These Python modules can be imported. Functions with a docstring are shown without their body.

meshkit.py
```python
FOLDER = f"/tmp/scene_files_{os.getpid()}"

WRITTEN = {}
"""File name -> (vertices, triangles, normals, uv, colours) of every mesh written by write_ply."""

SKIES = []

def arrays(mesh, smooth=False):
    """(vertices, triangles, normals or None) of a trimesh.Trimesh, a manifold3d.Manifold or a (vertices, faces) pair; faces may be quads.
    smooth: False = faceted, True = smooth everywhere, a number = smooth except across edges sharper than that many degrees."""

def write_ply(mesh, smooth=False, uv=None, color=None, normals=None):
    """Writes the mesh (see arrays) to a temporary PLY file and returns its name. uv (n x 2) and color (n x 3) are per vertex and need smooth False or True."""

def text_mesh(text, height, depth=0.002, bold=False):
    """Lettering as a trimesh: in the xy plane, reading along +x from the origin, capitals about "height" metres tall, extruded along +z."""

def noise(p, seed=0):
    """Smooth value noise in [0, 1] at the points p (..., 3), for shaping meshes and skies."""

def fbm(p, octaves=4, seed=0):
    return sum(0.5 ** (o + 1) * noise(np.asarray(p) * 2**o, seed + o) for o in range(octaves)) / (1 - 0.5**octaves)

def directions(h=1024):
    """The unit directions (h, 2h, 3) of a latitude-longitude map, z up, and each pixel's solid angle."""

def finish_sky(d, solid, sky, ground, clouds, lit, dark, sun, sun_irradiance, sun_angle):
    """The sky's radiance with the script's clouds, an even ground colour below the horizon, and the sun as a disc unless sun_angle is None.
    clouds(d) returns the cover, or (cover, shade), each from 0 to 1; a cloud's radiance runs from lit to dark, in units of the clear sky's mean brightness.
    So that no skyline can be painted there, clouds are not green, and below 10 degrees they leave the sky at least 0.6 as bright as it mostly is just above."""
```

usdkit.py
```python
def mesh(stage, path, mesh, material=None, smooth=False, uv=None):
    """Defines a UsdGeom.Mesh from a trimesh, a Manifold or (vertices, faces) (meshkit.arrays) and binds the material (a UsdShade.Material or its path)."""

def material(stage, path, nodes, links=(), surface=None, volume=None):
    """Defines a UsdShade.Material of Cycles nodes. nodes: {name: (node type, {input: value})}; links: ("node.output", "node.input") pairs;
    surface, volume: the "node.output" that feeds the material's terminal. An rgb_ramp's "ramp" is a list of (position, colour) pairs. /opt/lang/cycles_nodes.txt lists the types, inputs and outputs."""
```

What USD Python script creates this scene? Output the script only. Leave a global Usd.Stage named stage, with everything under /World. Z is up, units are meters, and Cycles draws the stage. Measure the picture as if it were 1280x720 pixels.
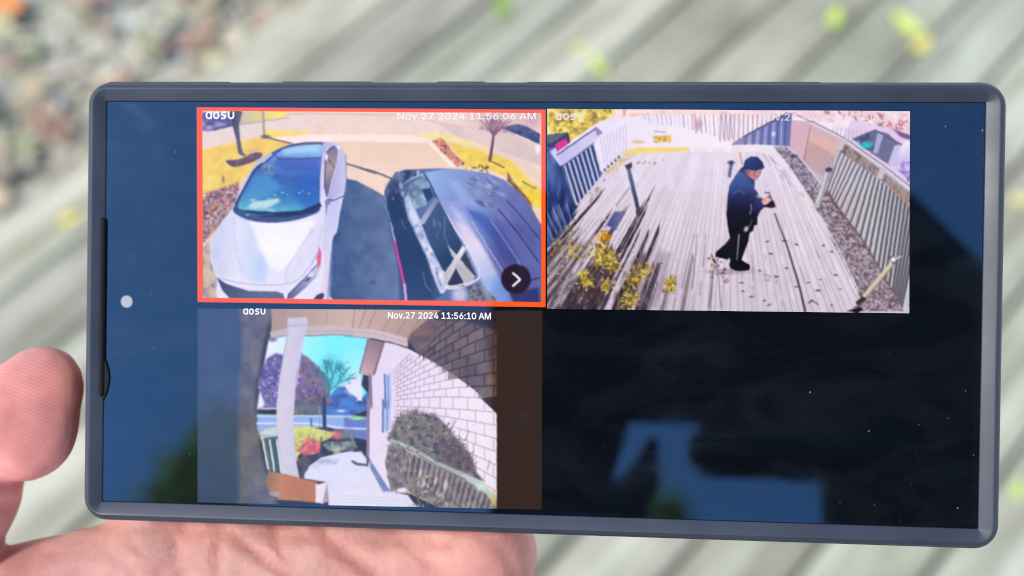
import math, random
import numpy as np
import trimesh, manifold3d
from scipy.sparse import csr_matrix
from scipy.spatial.transform import Rotation
from shapely.geometry import Polygon, LineString
from pxr import Usd, UsdGeom, UsdLux, UsdShade, Gf, Sdf, Vt
import usdkit, meshkit

stage = Usd.Stage.CreateInMemory()
UsdGeom.SetStageUpAxis(stage, UsdGeom.Tokens.z)
UsdGeom.SetStageMetersPerUnit(stage, 1.0)
UsdGeom.Xform.Define(stage, '/World')
UsdGeom.Scope.Define(stage, '/World/Looks')

# ------------------------------------------------------------------ camera, sky, sun, exposure
HFOV, PITCH, CAM = 50.0, 60.0, np.array([0.0, 0.0, 1.72])
EXPOSURE = 1.25
pt = math.radians(PITCH)
RIGHT, UP, FWD = np.array([1.0, 0, 0]), np.array([0, math.sin(pt), math.cos(pt)]), np.array([0, math.cos(pt), -math.sin(pt)])
FPX = 640 / math.tan(math.radians(HFOV / 2))
cam = UsdGeom.Camera.Define(stage, '/World/Camera')
cam.CreateHorizontalApertureAttr(36.0)
cam.CreateFocalLengthAttr(18.0 / math.tan(math.radians(HFOV / 2)))
cam.CreateFStopAttr(38.6 / 4.2)
cam.CreateFocusDistanceAttr(0.1955)
cam.CreateClippingRangeAttr((0.02, 1000.0))
cam.CreateExposureAttr(EXPOSURE)
CW = np.eye(4)
CW[:3, 0], CW[:3, 1], CW[:3, 2], CW[:3, 3] = RIGHT, UP, -FWD, CAM
cam.AddTransformOp().Set(Gf.Matrix4d(*CW.T.ravel().tolist()))

SUN_EL, SUN_AZ = math.radians(50), math.radians(-110)          # azimuth from +y towards +x
sun_dir = np.array([math.sin(SUN_AZ) * math.cos(SUN_EL), math.cos(SUN_AZ) * math.cos(SUN_EL), math.sin(SUN_EL)])
sky = usdkit.material(stage, '/World/Looks/sky_look', {
    's': ('sky_texture', {'sky_type': 'single_scattering', 'sun_disc': False, 'sun_elevation': SUN_EL, 'sun_rotation': math.atan2(sun_dir[0], sun_dir[1]), 'air_density': 1.3, 'aerosol_density': 0.1, 'ozone_density': 4.0}),
    'b': ('background_shader', {'strength': 0.13})}, [('s.color', 'b.color')], surface='b.background')
dome = UsdLux.DomeLight.Define(stage, '/World/sky')
UsdShade.MaterialBindingAPI.Apply(dome.GetPrim()).Bind(sky)
dome.GetPrim().SetCustomDataByKey('kind', 'structure')
sun = UsdLux.DistantLight.Define(stage, '/World/sun')
sun.CreateNormalizeAttr(True)
sun.CreateIntensityAttr(0.56)
sun.CreateAngleAttr(10.0)
sun.CreateColorAttr(Gf.Vec3f(1.0, 0.93, 0.82))
z_ = sun_dir; x_ = np.cross([0, 0, 1.0], z_); x_ /= np.linalg.norm(x_); y_ = np.cross(z_, x_)
SM = np.eye(4); SM[:3, 0], SM[:3, 1], SM[:3, 2] = x_, y_, z_
sun.AddTransformOp().Set(Gf.Matrix4d(*SM.T.ravel().tolist()))

# ------------------------------------------------------------------ where the held phone is: its pose in front of the camera
PR = Rotation.from_rotvec([0.0081, -0.0799, -0.0148]).as_matrix()
PT = np.array([0.0030, -0.0037, -0.1964])
SW, SH, OW, OH = 0.158, 0.0746, 0.1653, 0.0816                 # display opening and case outline, metres
PHONE = np.eye(4)
PHONE[:3, :3] = CW[:3, :3] @ PR
PHONE[:3, 3] = CW[:3, :3] @ PT + CAM
CAML = PR.T @ (-PT)                                            # the lens in the phone's own space
ZG = -0.0011                                                   # front of the glass in the phone's own space


def P(x, y, z=ZG):
    """Point of the plane z of the phone's own space that is seen at photo pixel x, y."""
    x, y = np.asarray(x, float), np.asarray(y, float)
    d = np.stack([(x - 640) / FPX, (360 - y) / FPX, -np.ones_like(x)], -1) @ PR
    return CAML + d * ((z - CAML[2]) / d[..., 2])[..., None]


def to_world(p):
    return np.asarray(p) @ PHONE[:3, :3].T + PHONE[:3, 3]


def W(x, y, z):
    return to_world(P(x, y, z))


def pixel(w):
    c = (np.asarray(w) - CAM) @ CW[:3, :3]
    return np.stack([640 + FPX * c[:, 0] / -c[:, 2], 360 - FPX * c[:, 1] / -c[:, 2]], -1)


def mirror(x, y, dz=0.0):
    """World point on the lens side of the glass, dz behind the lens plane, that the glass shows at photo pixel x, y."""
    m, s = P(x, y), (CAML[2] - ZG)
    q = CAML + (m - CAML) * ((2 * s + dz) / s)
    q[..., 2] = CAML[2] + dz
    return to_world(q)


def ground_at(x, y, z=0.0):
    d = RIGHT * (x - 640) / FPX + UP * (360 - y) / FPX + FWD
    return CAM + d * ((z - CAM[2]) / d[2])


# ------------------------------------------------------------------ helpers
taken = {}


def path_of(name, parent=None):
    base = f'{parent}/{name}' if parent else f'/World/{name}'
    k = taken.get(base, -1) + 1
    taken[base] = k
    return base if k == 0 else f'{base}_{k:03d}'


def tag(prim, label=None, category=None, group=None, kind=None):
    for k, v in (('label', label), ('category', category), ('group', group), ('kind', kind)):
        if v:
            prim.SetCustomDataByKey(k, v)
    return prim


def thing(name, label, category, loc=(0, 0, 0), rotz=0, group=None, matrix=None, kind=None):
    p = path_of(name)
    x = UsdGeom.Xform.Define(stage, p)
    if matrix is not None:
        x.AddTransformOp().Set(Gf.Matrix4d(*matrix.T.ravel().tolist()))
    else:
        x.AddTranslateOp().Set(Gf.Vec3d(*map(float, loc)))
        if rotz:
            x.AddRotateZOp().Set(float(rotz))
    tag(x.GetPrim(), label, category, group, kind)
    return p


def put(name, mesh, mat, parent=None, smooth=False, colors=None, label=None, kind=None, category=None, group=None):
    p = path_of(name, parent)
    m = usdkit.mesh(stage, p, mesh, mat, smooth)
    if colors is not None:
        UsdGeom.PrimvarsAPI(m).CreatePrimvar('displayColor', Sdf.ValueTypeNames.Color3fArray, 'vertex').Set(Vt.Vec3fArray.FromNumpy(np.asarray(colors, np.float32)))
    tag(m.GetPrim(), label, category, group, kind)
    return p


def look(name, nodes, links, surface='p.BSDF', **k):
    return usdkit.material(stage, f'/World/Looks/{name}', nodes, links, surface=surface, **k)


def plain(name, color, rough=0.5, **more):
    return look(name, {'p': ('principled_bsdf', {'base_color': color, 'roughness': rough, **more})}, [])


def lin(c):
    c = np.asarray(c, float) / 255
    return np.where(c <= 0.04045, c / 12.92, ((c + 0.055) / 1.055) ** 2.4)


def fbm(p, octaves=3, seed=0):
    p = np.asarray(p, float)
    return sum(meshkit.noise(p * 2 ** o, seed + o) * 0.5 ** (o + 1) for o in range(octaves)) / (1 - 0.5 ** octaves)


def surface_nets(F, origin, h):
    """Closed quad mesh of the zero level of the grid F (negative inside)."""
    n = np.array(F.shape) - 1
    inside = F < 0
    corners = [(i, j, k) for i in (0, 1) for j in (0, 1) for k in (0, 1)]
    sub = lambda A, c: A[c[0]:c[0] + n[0], c[1]:c[1] + n[1], c[2]:c[2] + n[2]]
    cnt = sum(sub(inside, c).astype(np.int8) for c in corners)
    idx = np.argwhere((cnt > 0) & (cnt < 8))
    ids = np.full(n, -1, int)
    ids[tuple(idx.T)] = np.arange(len(idx))
    vals = {c: F[tuple((idx + c).T)] for c in corners}
    acc, num = np.zeros((len(idx), 3)), np.zeros(len(idx))
    for a in corners:
        for ax in range(3):
            if a[ax] == 0:
                b = tuple(1 if q == ax else a[q] for q in range(3))
                fa, fb = vals[a], vals[b]
                cr = (fa < 0) != (fb < 0)
                t = np.where(cr, fa / np.where(cr, fa - fb, 1), 0)
                pos = np.array(a, float)[None] + t[:, None] * (np.array(b) - np.array(a))[None]
                acc[cr] += pos[cr]
                num[cr] += 1
    v = (idx + acc / num[:, None]) * h + origin
    quads = []
    for ax in range(3):
        o1, o2 = [(1, 2), (2, 0), (0, 1)][ax]
        A = np.take(inside, range(0, F.shape[ax] - 1), ax)
        B = np.take(inside, range(1, F.shape[ax]), ax)
        e = np.argwhere(A != B)
        e = e[(e[:, o1] > 0) & (e[:, o2] > 0) & (e[:, o1] < n[o1]) & (e[:, o2] < n[o2])]
        flip = A[tuple(e.T)]
        d1, d2 = np.eye(3, dtype=int)[o1], np.eye(3, dtype=int)[o2]
        q = np.stack([ids[tuple((e - d1 - d2).T)], ids[tuple((e - d2).T)], ids[tuple(e.T)], ids[tuple((e - d1).T)]], 1)
        q[~flip] = q[~flip][:, ::-1]
        quads.append(q)
    q = np.vstack(quads)
    return v, np.vstack([q[:, [0, 1, 2]], q[:, [0, 2, 3]]])


def taubin(v, f, n):
    """Smoothing that keeps the volume: each point moves towards, then away from, the mean of its neighbours."""
    e = np.unique(np.sort(np.vstack([f[:, [0, 1]], f[:, [1, 2]], f[:, [2, 0]]]), 1), axis=0)
    A = csr_matrix((np.ones(2 * len(e)), (np.r_[e[:, 0], e[:, 1]], np.r_[e[:, 1], e[:, 0]])), shape=(len(v), len(v)))
    deg = np.asarray(A.sum(1)).ravel()
    v = np.array(v, float)
    for k in range(2 * n):
        d = np.where(deg[:, None] > 0, (A @ v) / np.maximum(deg, 1)[:, None] - v, 0)
        v += d * (0.5 if k % 2 == 0 else -0.52)
    return v


def sdf_mesh(bones, h, k, pad=0.01, extra=None, smooth_iter=4):
    """Mesh of a smooth union of tapered bones [(a, ra, b, rb)]; k is the blending width."""
    pts = np.array([p for a, ra, b, rb, *_ in bones for p in (np.array(a) - ra, np.array(a) + ra, np.array(b) - rb, np.array(b) + rb)])
    lo, hi = pts.min(0) - pad - h, pts.max(0) + pad + h
    dims = np.ceil((hi - lo) / h).astype(int) + 1
    g = np.stack(np.meshgrid(*[lo[i] + h * np.arange(dims[i]) for i in range(3)], indexing='ij'), -1).astype(np.float32)
    F = np.full(dims, 1.0, np.float32)
    k0 = k
    for a, ra, b, rb, *own in bones:
        k = own[0] if own else k0
        a, b = np.asarray(a, float), np.asarray(b, float)
        r = max(ra, rb) + 4 * k + 2 * h
        l2, h2 = np.minimum(a, b) - r, np.maximum(a, b) + r
        i0 = np.clip(np.floor((l2 - lo) / h).astype(int), 0, dims); i1 = np.clip(np.ceil((h2 - lo) / h).astype(int) + 1, 0, dims)
        s = tuple(slice(i0[q], i1[q]) for q in range(3))
        p = g[s] - a.astype(np.float32)
        d = b - a
        L = max(float(d @ d), 1e-12)
        t = np.clip(p @ d.astype(np.float32) / L, 0, 1)
        dist = np.linalg.norm(p - t[..., None] * d.astype(np.float32), axis=-1) - (ra + (rb - ra) * t)
        f = F[s]
        w = np.clip(0.5 + 0.5 * (f - dist) / k, 0, 1)
        F[s] = f * (1 - w) + dist * w - k * w * (1 - w)
    if extra is not None:
        F = extra(g, F)
    v, f = surface_nets(F, lo, h)
    m = trimesh.Trimesh(v, f, process=False)
    if smooth_iter:
        m.vertices = taubin(v, f, smooth_iter)
    return m


def as_manifold(m):
    return manifold3d.Manifold(manifold3d.Mesh(np.asarray(m.vertices, np.float32), np.asarray(m.faces, np.uint32)))


def as_trimesh(m):
    g = m.to_mesh()
    return trimesh.Trimesh(g.vert_properties[:, :3], g.tri_verts, process=False)


def rounded_box(sx, sy, sz, r):
    s = manifold3d.Manifold.sphere(r, 12)
    return manifold3d.Manifold.batch_hull([s.translate((x, y, z)) for x in (-sx / 2 + r, sx / 2 - r) for y in (-sy / 2 + r, sy / 2 - r) for z in (-sz / 2 + r, sz / 2 - r)])


# ------------------------------------------------------------------ materials
def wood_look(name, tones):
    """Weathered grey boards: long grain along the board's own x."""
    return look(name, {
        'tc': ('texture_coordinate', {}), 'at': ('attribute', {'attribute': 'displayColor'}),
        'map': ('mapping', {'scale': (0.55, 9.0, 9.0)}), 'map2': ('mapping', {'scale': (3.0, 90.0, 90.0)}), 'map3': ('mapping', {'scale': (1.4, 2.4, 1.0)}),
        'n1': ('noise_texture', {'scale': 3.0, 'detail': 6.0, 'roughness': 0.6, 'distortion': 0.6}),
        'n2': ('noise_texture', {'scale': 2.0, 'detail': 4.0, 'roughness': 0.6}),
        'n3': ('noise_texture', {'scale': 2.5, 'detail': 4.0, 'roughness': 0.6}),
        'r1': ('rgb_ramp', {'ramp': [(0.25, tones[0]), (0.45, tones[1]), (0.58, tones[2]), (0.78, tones[3])]}),
        'r2': ('rgb_ramp', {'ramp': [(0.3, (0.5, 0.48, 0.45)), (0.55, (1, 1, 1))]}),
        'r3': ('rgb_ramp', {'ramp': [(0.32, (0.55, 0.56, 0.50)), (0.55, (1, 1, 1))]}),
        'm1': ('mix_color', {'blend_type': 'multiply', 'fac': 0.55}), 'm2': ('mix_color', {'blend_type': 'multiply', 'fac': 0.75}), 'm3': ('mix_color', {'blend_type': 'multiply', 'fac': 1.0}),
        'bp': ('bump', {'strength': 0.5, 'distance': 0.002}), 'p': ('principled_bsdf', {'roughness': 0.75})},
        [('tc.object', 'map.vector'), ('tc.object', 'map2.vector'), ('tc.object', 'map3.vector'), ('map.vector', 'n1.vector'), ('map2.vector', 'n2.vector'), ('map3.vector', 'n3.vector'),
         ('n1.fac', 'r1.fac'), ('n2.fac', 'r2.fac'), ('n3.fac', 'r3.fac'), ('r1.color', 'm1.a'), ('r2.color', 'm1.b'), ('m1.result', 'm2.a'), ('r3.color', 'm2.b'),
         ('m2.result', 'm3.a'), ('at.color', 'm3.b'), ('m3.result', 'p.base_color'), ('n2.fac', 'bp.height'), ('bp.normal', 'p.normal')])


WOOD = wood_look('weathered_wood', [(0.15, 0.13, 0.085), (0.31, 0.285, 0.205), (0.40, 0.375, 0.28), (0.48, 0.465, 0.36)])
GRAVEL = look('gravel', {
    'tc': ('texture_coordinate', {}), 'v': ('voronoi_texture', {'scale': 45.0}), 'n': ('noise_texture', {'scale': 5.0, 'detail': 4.0}),
    'r': ('rgb_ramp', {'ramp': [(0.0, (0.32, 0.30, 0.22)), (0.4, (0.40, 0.38, 0.30)), (0.8, (0.46, 0.44, 0.36))]}),
    'r2': ('rgb_ramp', {'ramp': [(0.35, (0.62, 0.60, 0.48)), (0.6, (1, 1, 1))]}),
    'm': ('mix_color', {'blend_type': 'multiply', 'fac': 1.0}), 'bp': ('bump', {'strength': 0.6, 'distance': 0.01}), 'p': ('principled_bsdf', {'roughness': 0.9})},
    [('tc.object', 'v.vector'), ('tc.object', 'n.vector'), ('v.color', 'r.fac'), ('n.fac', 'r2.fac'), ('r.color', 'm.a'), ('r2.color', 'm.b'), ('m.result', 'p.base_color'), ('v.distance', 'bp.height'), ('bp.normal', 'p.normal')])


def tinted(name, rough=0.8, translucent=0.0, **more):
    nodes = {'at': ('attribute', {'attribute': 'displayColor'}), 'p': ('principled_bsdf', {'roughness': rough, **more})}
    links = [('at.color', 'p.base_color')]
    if not translucent:
        return look(name, nodes, links)
    nodes |= {'t': ('translucent_bsdf', {}), 'mix': ('mix_closure', {'fac': translucent})}
    return look(name, nodes, links + [('at.color', 't.color'), ('p.BSDF', 'mix.closure1'), ('t.BSDF', 'mix.closure2')], surface='mix.closure')


STONE, LEAF = tinted('stone'), tinted('leaf', 0.6, 0.35)

# ------------------------------------------------------------------ the setting: ground, deck, fallen leaves
rng = np.random.default_rng(7)
GZ = -0.14
PLANK, GAP, THICK = 0.141, 0.009, 0.032
az = math.atan(0.92)
u_ = np.array([math.sin(az), math.cos(az)])                    # along the boards
v_ = np.array([math.cos(az), -math.sin(az)])                   # across them, away from the gravel
edge = np.mean([ground_at(0, 292)[:2] @ v_, ground_at(170, 150)[:2] @ v_, ground_at(338, 0)[:2] @ v_])


def ground_sheet():
    s = np.linspace(-1, 1, 81)
    c = np.sign(s) * np.abs(s) ** 3 * 150
    X, Y = np.meshgrid(c, c, indexing='ij')
    Z = GZ + (fbm(np.stack([X * 3, Y * 3, X * 0], -1), 3, 3) - 0.5) * 0.02
    i = np.arange(81 * 81).reshape(81, 81)
    return np.stack([X, Y, Z], -1).reshape(-1, 3), np.stack([i[:-1, :-1], i[1:, :-1], i[1:, 1:], i[:-1, 1:]], -1).reshape(-1, 4)


put('ground', ground_sheet(), GRAVEL, smooth=True, kind='structure')

deck = thing('deck', None, None, (0, 0, 0), 0, kind='structure')


def plank_mesh(L, w, t, seed):
    """A board along x with rounded edges, a slight cup and worn, uneven edges; top at z = 0."""
    xs = np.linspace(-L / 2, L / 2, 22)
    r = 0.006
    prof = [(-w / 2, -t), (-w / 2, -r), (-w / 2 + r * 0.3, -r * 0.3), (-w / 2 + r, 0), (-w / 4, 0.0006), (0, 0.001), (w / 4, 0.0006), (w / 2 - r, 0), (w / 2 - r * 0.3, -r * 0.3), (w / 2, -r), (w / 2, -t)]
    pr = np.array(prof)
    n = len(pr)
    V = np.zeros((len(xs), n, 3))
    V[..., 0] = xs[:, None]
    V[..., 1] = pr[None, :, 0]
    V[..., 2] = pr[None, :, 1]
    wob = (fbm(np.stack([xs * 2, xs * 0 + seed, xs * 0], -1), 2, seed) - 0.5)
    V[..., 1] += wob[:, None] * 0.004
    V[..., 2] += (wob * 0.003)[:, None]
    i = np.arange(len(xs) * n).reshape(len(xs), n)
    f = np.stack([i[:-1, :-1], i[1:, :-1], i[1:, 1:], i[:-1, 1:]], -1).reshape(-1, 4)
    close = np.stack([i[:-1, -1], i[1:, -1], i[1:, 0], i[:-1, 0]], -1)
    tri = np.vstack([np.vstack([f, close])[:, [0, 1, 2]], np.vstack([f, close])[:, [0, 2, 3]]])
    caps = [[i[0, 0], i[0, q], i[0, q + 1]] for q in range(1, n - 1)] + [[i[-1, 0], i[-1, q + 1], i[-1, q]] for q in range(1, n - 1)]
    return V.reshape(-1, 3), np.vstack([tri, caps])


COS, SIN = u_[0], u_[1]
for k in range(34):
    c = edge + (PLANK + GAP) * (k + 0.5)
    along = float(rng.uniform(-0.3, 0.3)) + 1.0
    base = u_ * along + v_ * c
    v, f = plank_mesh(7.0, PLANK, THICK, k + 1)
    t = rng.uniform(0.84, 1.16)
    tone = np.array([t * rng.uniform(0.97, 1.03), t, t * rng.uniform(0.93, 1.02)])
    p = put('plank', (v, f), WOOD, deck, smooth=40)
    n_pts = len(stage.GetPrimAtPath(p).GetAttribute('points').Get())
    UsdGeom.PrimvarsAPI(stage.GetPrimAtPath(p)).CreatePrimvar('displayColor', Sdf.ValueTypeNames.Color3fArray, 'vertex').Set(Vt.Vec3fArray.FromNumpy(np.tile(tone.astype(np.float32), (n_pts, 1))))
    x = UsdGeom.Xformable(stage.GetPrimAtPath(p))
    x.AddTranslateOp().Set(Gf.Vec3d(float(base[0]), float(base[1]), float(rng.uniform(-0.0015, 0.0015))))
    x.AddRotateZOp().Set(math.degrees(math.atan2(u_[1], u_[0])))
# joists that carry the boards
for k, a in enumerate((-2.2, -1.0, 0.2, 1.4, 2.6, 3.8)):
    c0 = edge + 0.02; c1 = edge + 34 * (PLANK + GAP) - 0.02
    m = trimesh.creation.box([0.045, c1 - c0, 0.13])
    m.apply_transform(trimesh.transformations.rotation_matrix(math.atan2(u_[1], u_[0]), [0, 0, 1]) )
    ctr = u_ * a + v_ * (c0 + c1) / 2
    m.apply_translation([ctr[0], ctr[1], -THICK - 0.004 - 0.065])
    pj = put('joist', m, WOOD, deck)
    UsdGeom.PrimvarsAPI(stage.GetPrimAtPath(pj)).CreatePrimvar('displayColor', Sdf.ValueTypeNames.Color3fArray, 'vertex').Set(Vt.Vec3fArray.FromNumpy(np.full((8, 3), 0.6, np.float32)))


def leaf_mesh(size, seed, lobes=0, curl=0.15):
    """A fallen leaf: pointed or lobed outline, folded along its midrib and curled, with thickness and a stalk."""
    r = np.random.default_rng(seed)
    t = np.linspace(0, 2 * math.pi, 28, endpoint=False)
    if lobes:
        rad = 0.55 + 0.28 * np.abs(np.cos(t * lobes / 2)) ** 1.5 + 0.06 * r.standard_normal(28)
        x, y = rad * np.cos(t), rad * np.sin(t)
    else:
        x, y = np.cos(t), 0.45 * np.sin(t) * (1 - 0.35 * np.cos(t)) * (1 + 0.08 * r.standard_normal(28))
    o = np.stack([x, y], 1) * size / 2
    P2 = np.vstack([[0, 0], o * 0.5, o])
    z = curl * size * ((P2[:, 0] / size * 2) ** 2 * r.uniform(0.3, 1) + np.abs(P2[:, 1]) / size * r.uniform(0.4, 1.2)) + 0.002
    V = np.c_[P2, z]
    n = 28
    f = [[0, 1 + i, 1 + (i + 1) % n] for i in range(n)]
    for i in range(n):
        a, b, c, d = 1 + i, 1 + (i + 1) % n, 1 + n + (i + 1) % n, 1 + n + i
        f += [[a, d, c], [a, c, b]]
    f = np.array(f)
    m = len(V)
    back = V - [0, 0, 0.0004]
    rim = []
    for i in range(n):
        a, b = 1 + n + i, 1 + n + (i + 1) % n
        rim += [[a, a + m, b + m], [a, b + m, b]]
    stalk = trimesh.creation.cylinder(0.0007, size * 0.4, sections=6)
    stalk.apply_transform(trimesh.transformations.rotation_matrix(math.pi / 2, [0, 1, 0]))
    stalk.apply_translation([-size * 0.62, 0, z[1 + n + n // 2] * 0.6 + 0.001])
    body = trimesh.Trimesh(np.vstack([V, back]), np.vstack([f, f[:, ::-1] + m, rim]), process=False)
    return trimesh.util.concatenate([body, stalk])


def lay_leaf(px, py, size, color, label, rot, lobes=0, z=0.002, stretch=1.0):
    g = ground_at(px, py, z)
    m = leaf_mesh(size, int(px * 7 + py), lobes)
    m.vertices[:, 0] *= stretch
    p = put('fallen_leaf', m, LEAF, None, smooth=30, category='leaf', group=None, label=label)
    n_pts = len(stage.GetPrimAtPath(p).GetAttribute('points').Get())
    col = np.tile(np.array(color, np.float32), (n_pts, 1))
    pts = np.array(stage.GetPrimAtPath(p).GetAttribute('points').Get())
    col *= (0.75 + 0.5 * fbm(pts * 60, 2, 5))[:, None].astype(np.float32)
    UsdGeom.PrimvarsAPI(stage.GetPrimAtPath(p)).CreatePrimvar('displayColor', Sdf.ValueTypeNames.Color3fArray, 'vertex').Set(Vt.Vec3fArray.FromNumpy(col))
    x = UsdGeom.Xformable(stage.GetPrimAtPath(p))
    x.AddTranslateOp().Set(Gf.Vec3d(*map(float, g)))
    x.AddRotateZOp().Set(float(rot))


LIME, YEL, ORA, GRN = (0.62, 0.74, 0.12), (0.85, 0.72, 0.12), (0.82, 0.42, 0.10), (0.30, 0.45, 0.05)
lay_leaf(1043, 24, 0.060, LIME, 'lime green narrow leaf near the top edge, left of the yellow one', 70)
lay_leaf(1132, 30, 0.075, (0.72, 0.76, 0.16), 'yellow green leaf by the top edge above the smartphone right end', 125)
lay_leaf(1152, 56, 0.052, YEL, 'small golden leaf on the deck just below the yellow green leaf', 40)
lay_leaf(748, 82, 0.050, LIME, 'bright green leaf on the deck close above the smartphone top edge', 115)
lay_leaf(727, 60, 0.030, YEL, 'tiny yellow leaf tip beside the bright green leaf above the smartphone', 10)
lay_leaf(628, 8, 0.065, GRN, 'dark green leaf on the deck at the top edge near the middle', 80)
lay_leaf(1272, 612, 0.035, LIME, 'lime green leaf on the deck right of the smartphone lower corner', 60)
lay_leaf(1276, 250, 0.050, (0.75, 0.66, 0.25), 'pale yellow leaf on the deck right of the smartphone upper right side', 20)
lay_leaf(88, 274, 0.040, YEL, 'small yellow leaf at the deck edge left of the smartphone', 30, z=0.004)
lay_leaf(6, 10, 0.115, (0.85, 0.30, 0.05), 'big orange lobed leaf on the gravel in the top left corner', 15, lobes=5, z=GZ + 0.03)

# gravel stones and leaf litter left of the deck
def stones(n, lo, hi, seed):
    r = np.random.default_rng(seed)
    base = trimesh.creation.icosphere(1)
    nv = len(base.vertices)
    V, F, C = [], [], []
    for i in range(n):
        c = edge - 0.02 - r.uniform(0, 1.5)
        a = r.uniform(0.1, 2.7)
        s = r.uniform(lo, hi)
        sc = s * np.array([1, r.uniform(0.6, 1), r.uniform(0.45, 0.8)])
        v = base.vertices * sc * (1 + 0.25 * (r.random((nv, 1)) - 0.5))
        th = r.uniform(0, 6.3)
        v = v @ np.array([[math.cos(th), -math.sin(th), 0], [math.sin(th), math.cos(th), 0], [0, 0, 1]]).T
        xy = u_ * a + v_ * c
        V.append(v + [xy[0], xy[1], GZ + s * 0.3])
        F.append(base.faces + i * nv)
        tone = r.uniform(0.30, 0.42) * np.array([1.05, 0.98, 0.83]) * np.array([r.uniform(0.95, 1.12), 1, r.uniform(0.85, 1.05)])
        C.append(np.tile(tone, (nv, 1)))
    return (np.vstack(V), np.vstack(F)), np.vstack(C)


m, c = stones(3000, 0.006, 0.02, 3)
put('gravel_stones', m, STONE, smooth=True, colors=c, label='pale grey stones and gravel lying beside the deck edge', category='gravel', kind='stuff')
r = np.random.default_rng(12)
V, F, C, n0 = [], [], [], 0
pal = [(0.50, 0.38, 0.24), (0.62, 0.50, 0.33), (0.70, 0.62, 0.45), (0.46, 0.27, 0.19), (0.56, 0.36, 0.25), (0.48, 0.50, 0.26), (0.60, 0.58, 0.34), (0.70, 0.66, 0.55), (0.36, 0.30, 0.22)]
for i in range(800):
    m = leaf_mesh(r.uniform(0.04, 0.10), 900 + i, lobes=int(r.choice([0, 0, 5])), curl=0.3)
    m.apply_transform(trimesh.transformations.euler_matrix(r.uniform(-0.4, 0.4), r.uniform(-0.4, 0.4), r.uniform(0, 6.3)))
    xy = u_ * r.uniform(0.1, 2.7) + v_ * (edge - 0.03 - r.uniform(0, 1.5))
    V.append(m.vertices + [xy[0], xy[1], GZ + 0.022]); F.append(m.faces + n0); n0 += len(m.vertices)
    C.append(np.tile(np.array(pal[r.integers(len(pal))]) * r.uniform(0.75, 1.2), (len(m.vertices), 1)))
put('leaf_litter', (np.vstack(V), np.vstack(F)), LEAF, smooth=True, colors=np.vstack(C), label='brown, red and pale dead leaves scattered over the gravel', category='leaf litter', kind='stuff')
# ------------------------------------------------------------------ the held smartphone in its case
CASE = look('case_rubber', {'tc': ('texture_coordinate', {}), 'n': ('noise_texture', {'scale': 900.0, 'detail': 2.0}), 'n2': ('noise_texture', {'scale': 60.0, 'detail': 3.0}),
                            'r': ('rgb_ramp', {'ramp': [(0.3, (0.019, 0.023, 0.035)), (0.7, (0.028, 0.033, 0.048))]}), 'rr': ('map_range', {'from_min': 0.3, 'from_max': 0.7, 'to_min': 0.42, 'to_max': 0.56}),
                            'bp': ('bump', {'strength': 0.08, 'distance': 0.0001}), 'p': ('principled_bsdf', {'specular_ior_level': 0.42})},
            [('tc.object', 'n.vector'), ('tc.object', 'n2.vector'), ('n2.fac', 'r.fac'), ('r.color', 'p.base_color'), ('n2.fac', 'rr.value'), ('rr.result', 'p.roughness'), ('n.fac', 'bp.height'), ('bp.normal', 'p.normal')])
GLASS_K = dict(roughness=0.015, ior=2.08, specular_tint=(0.36, 0.66, 0.94))
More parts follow.
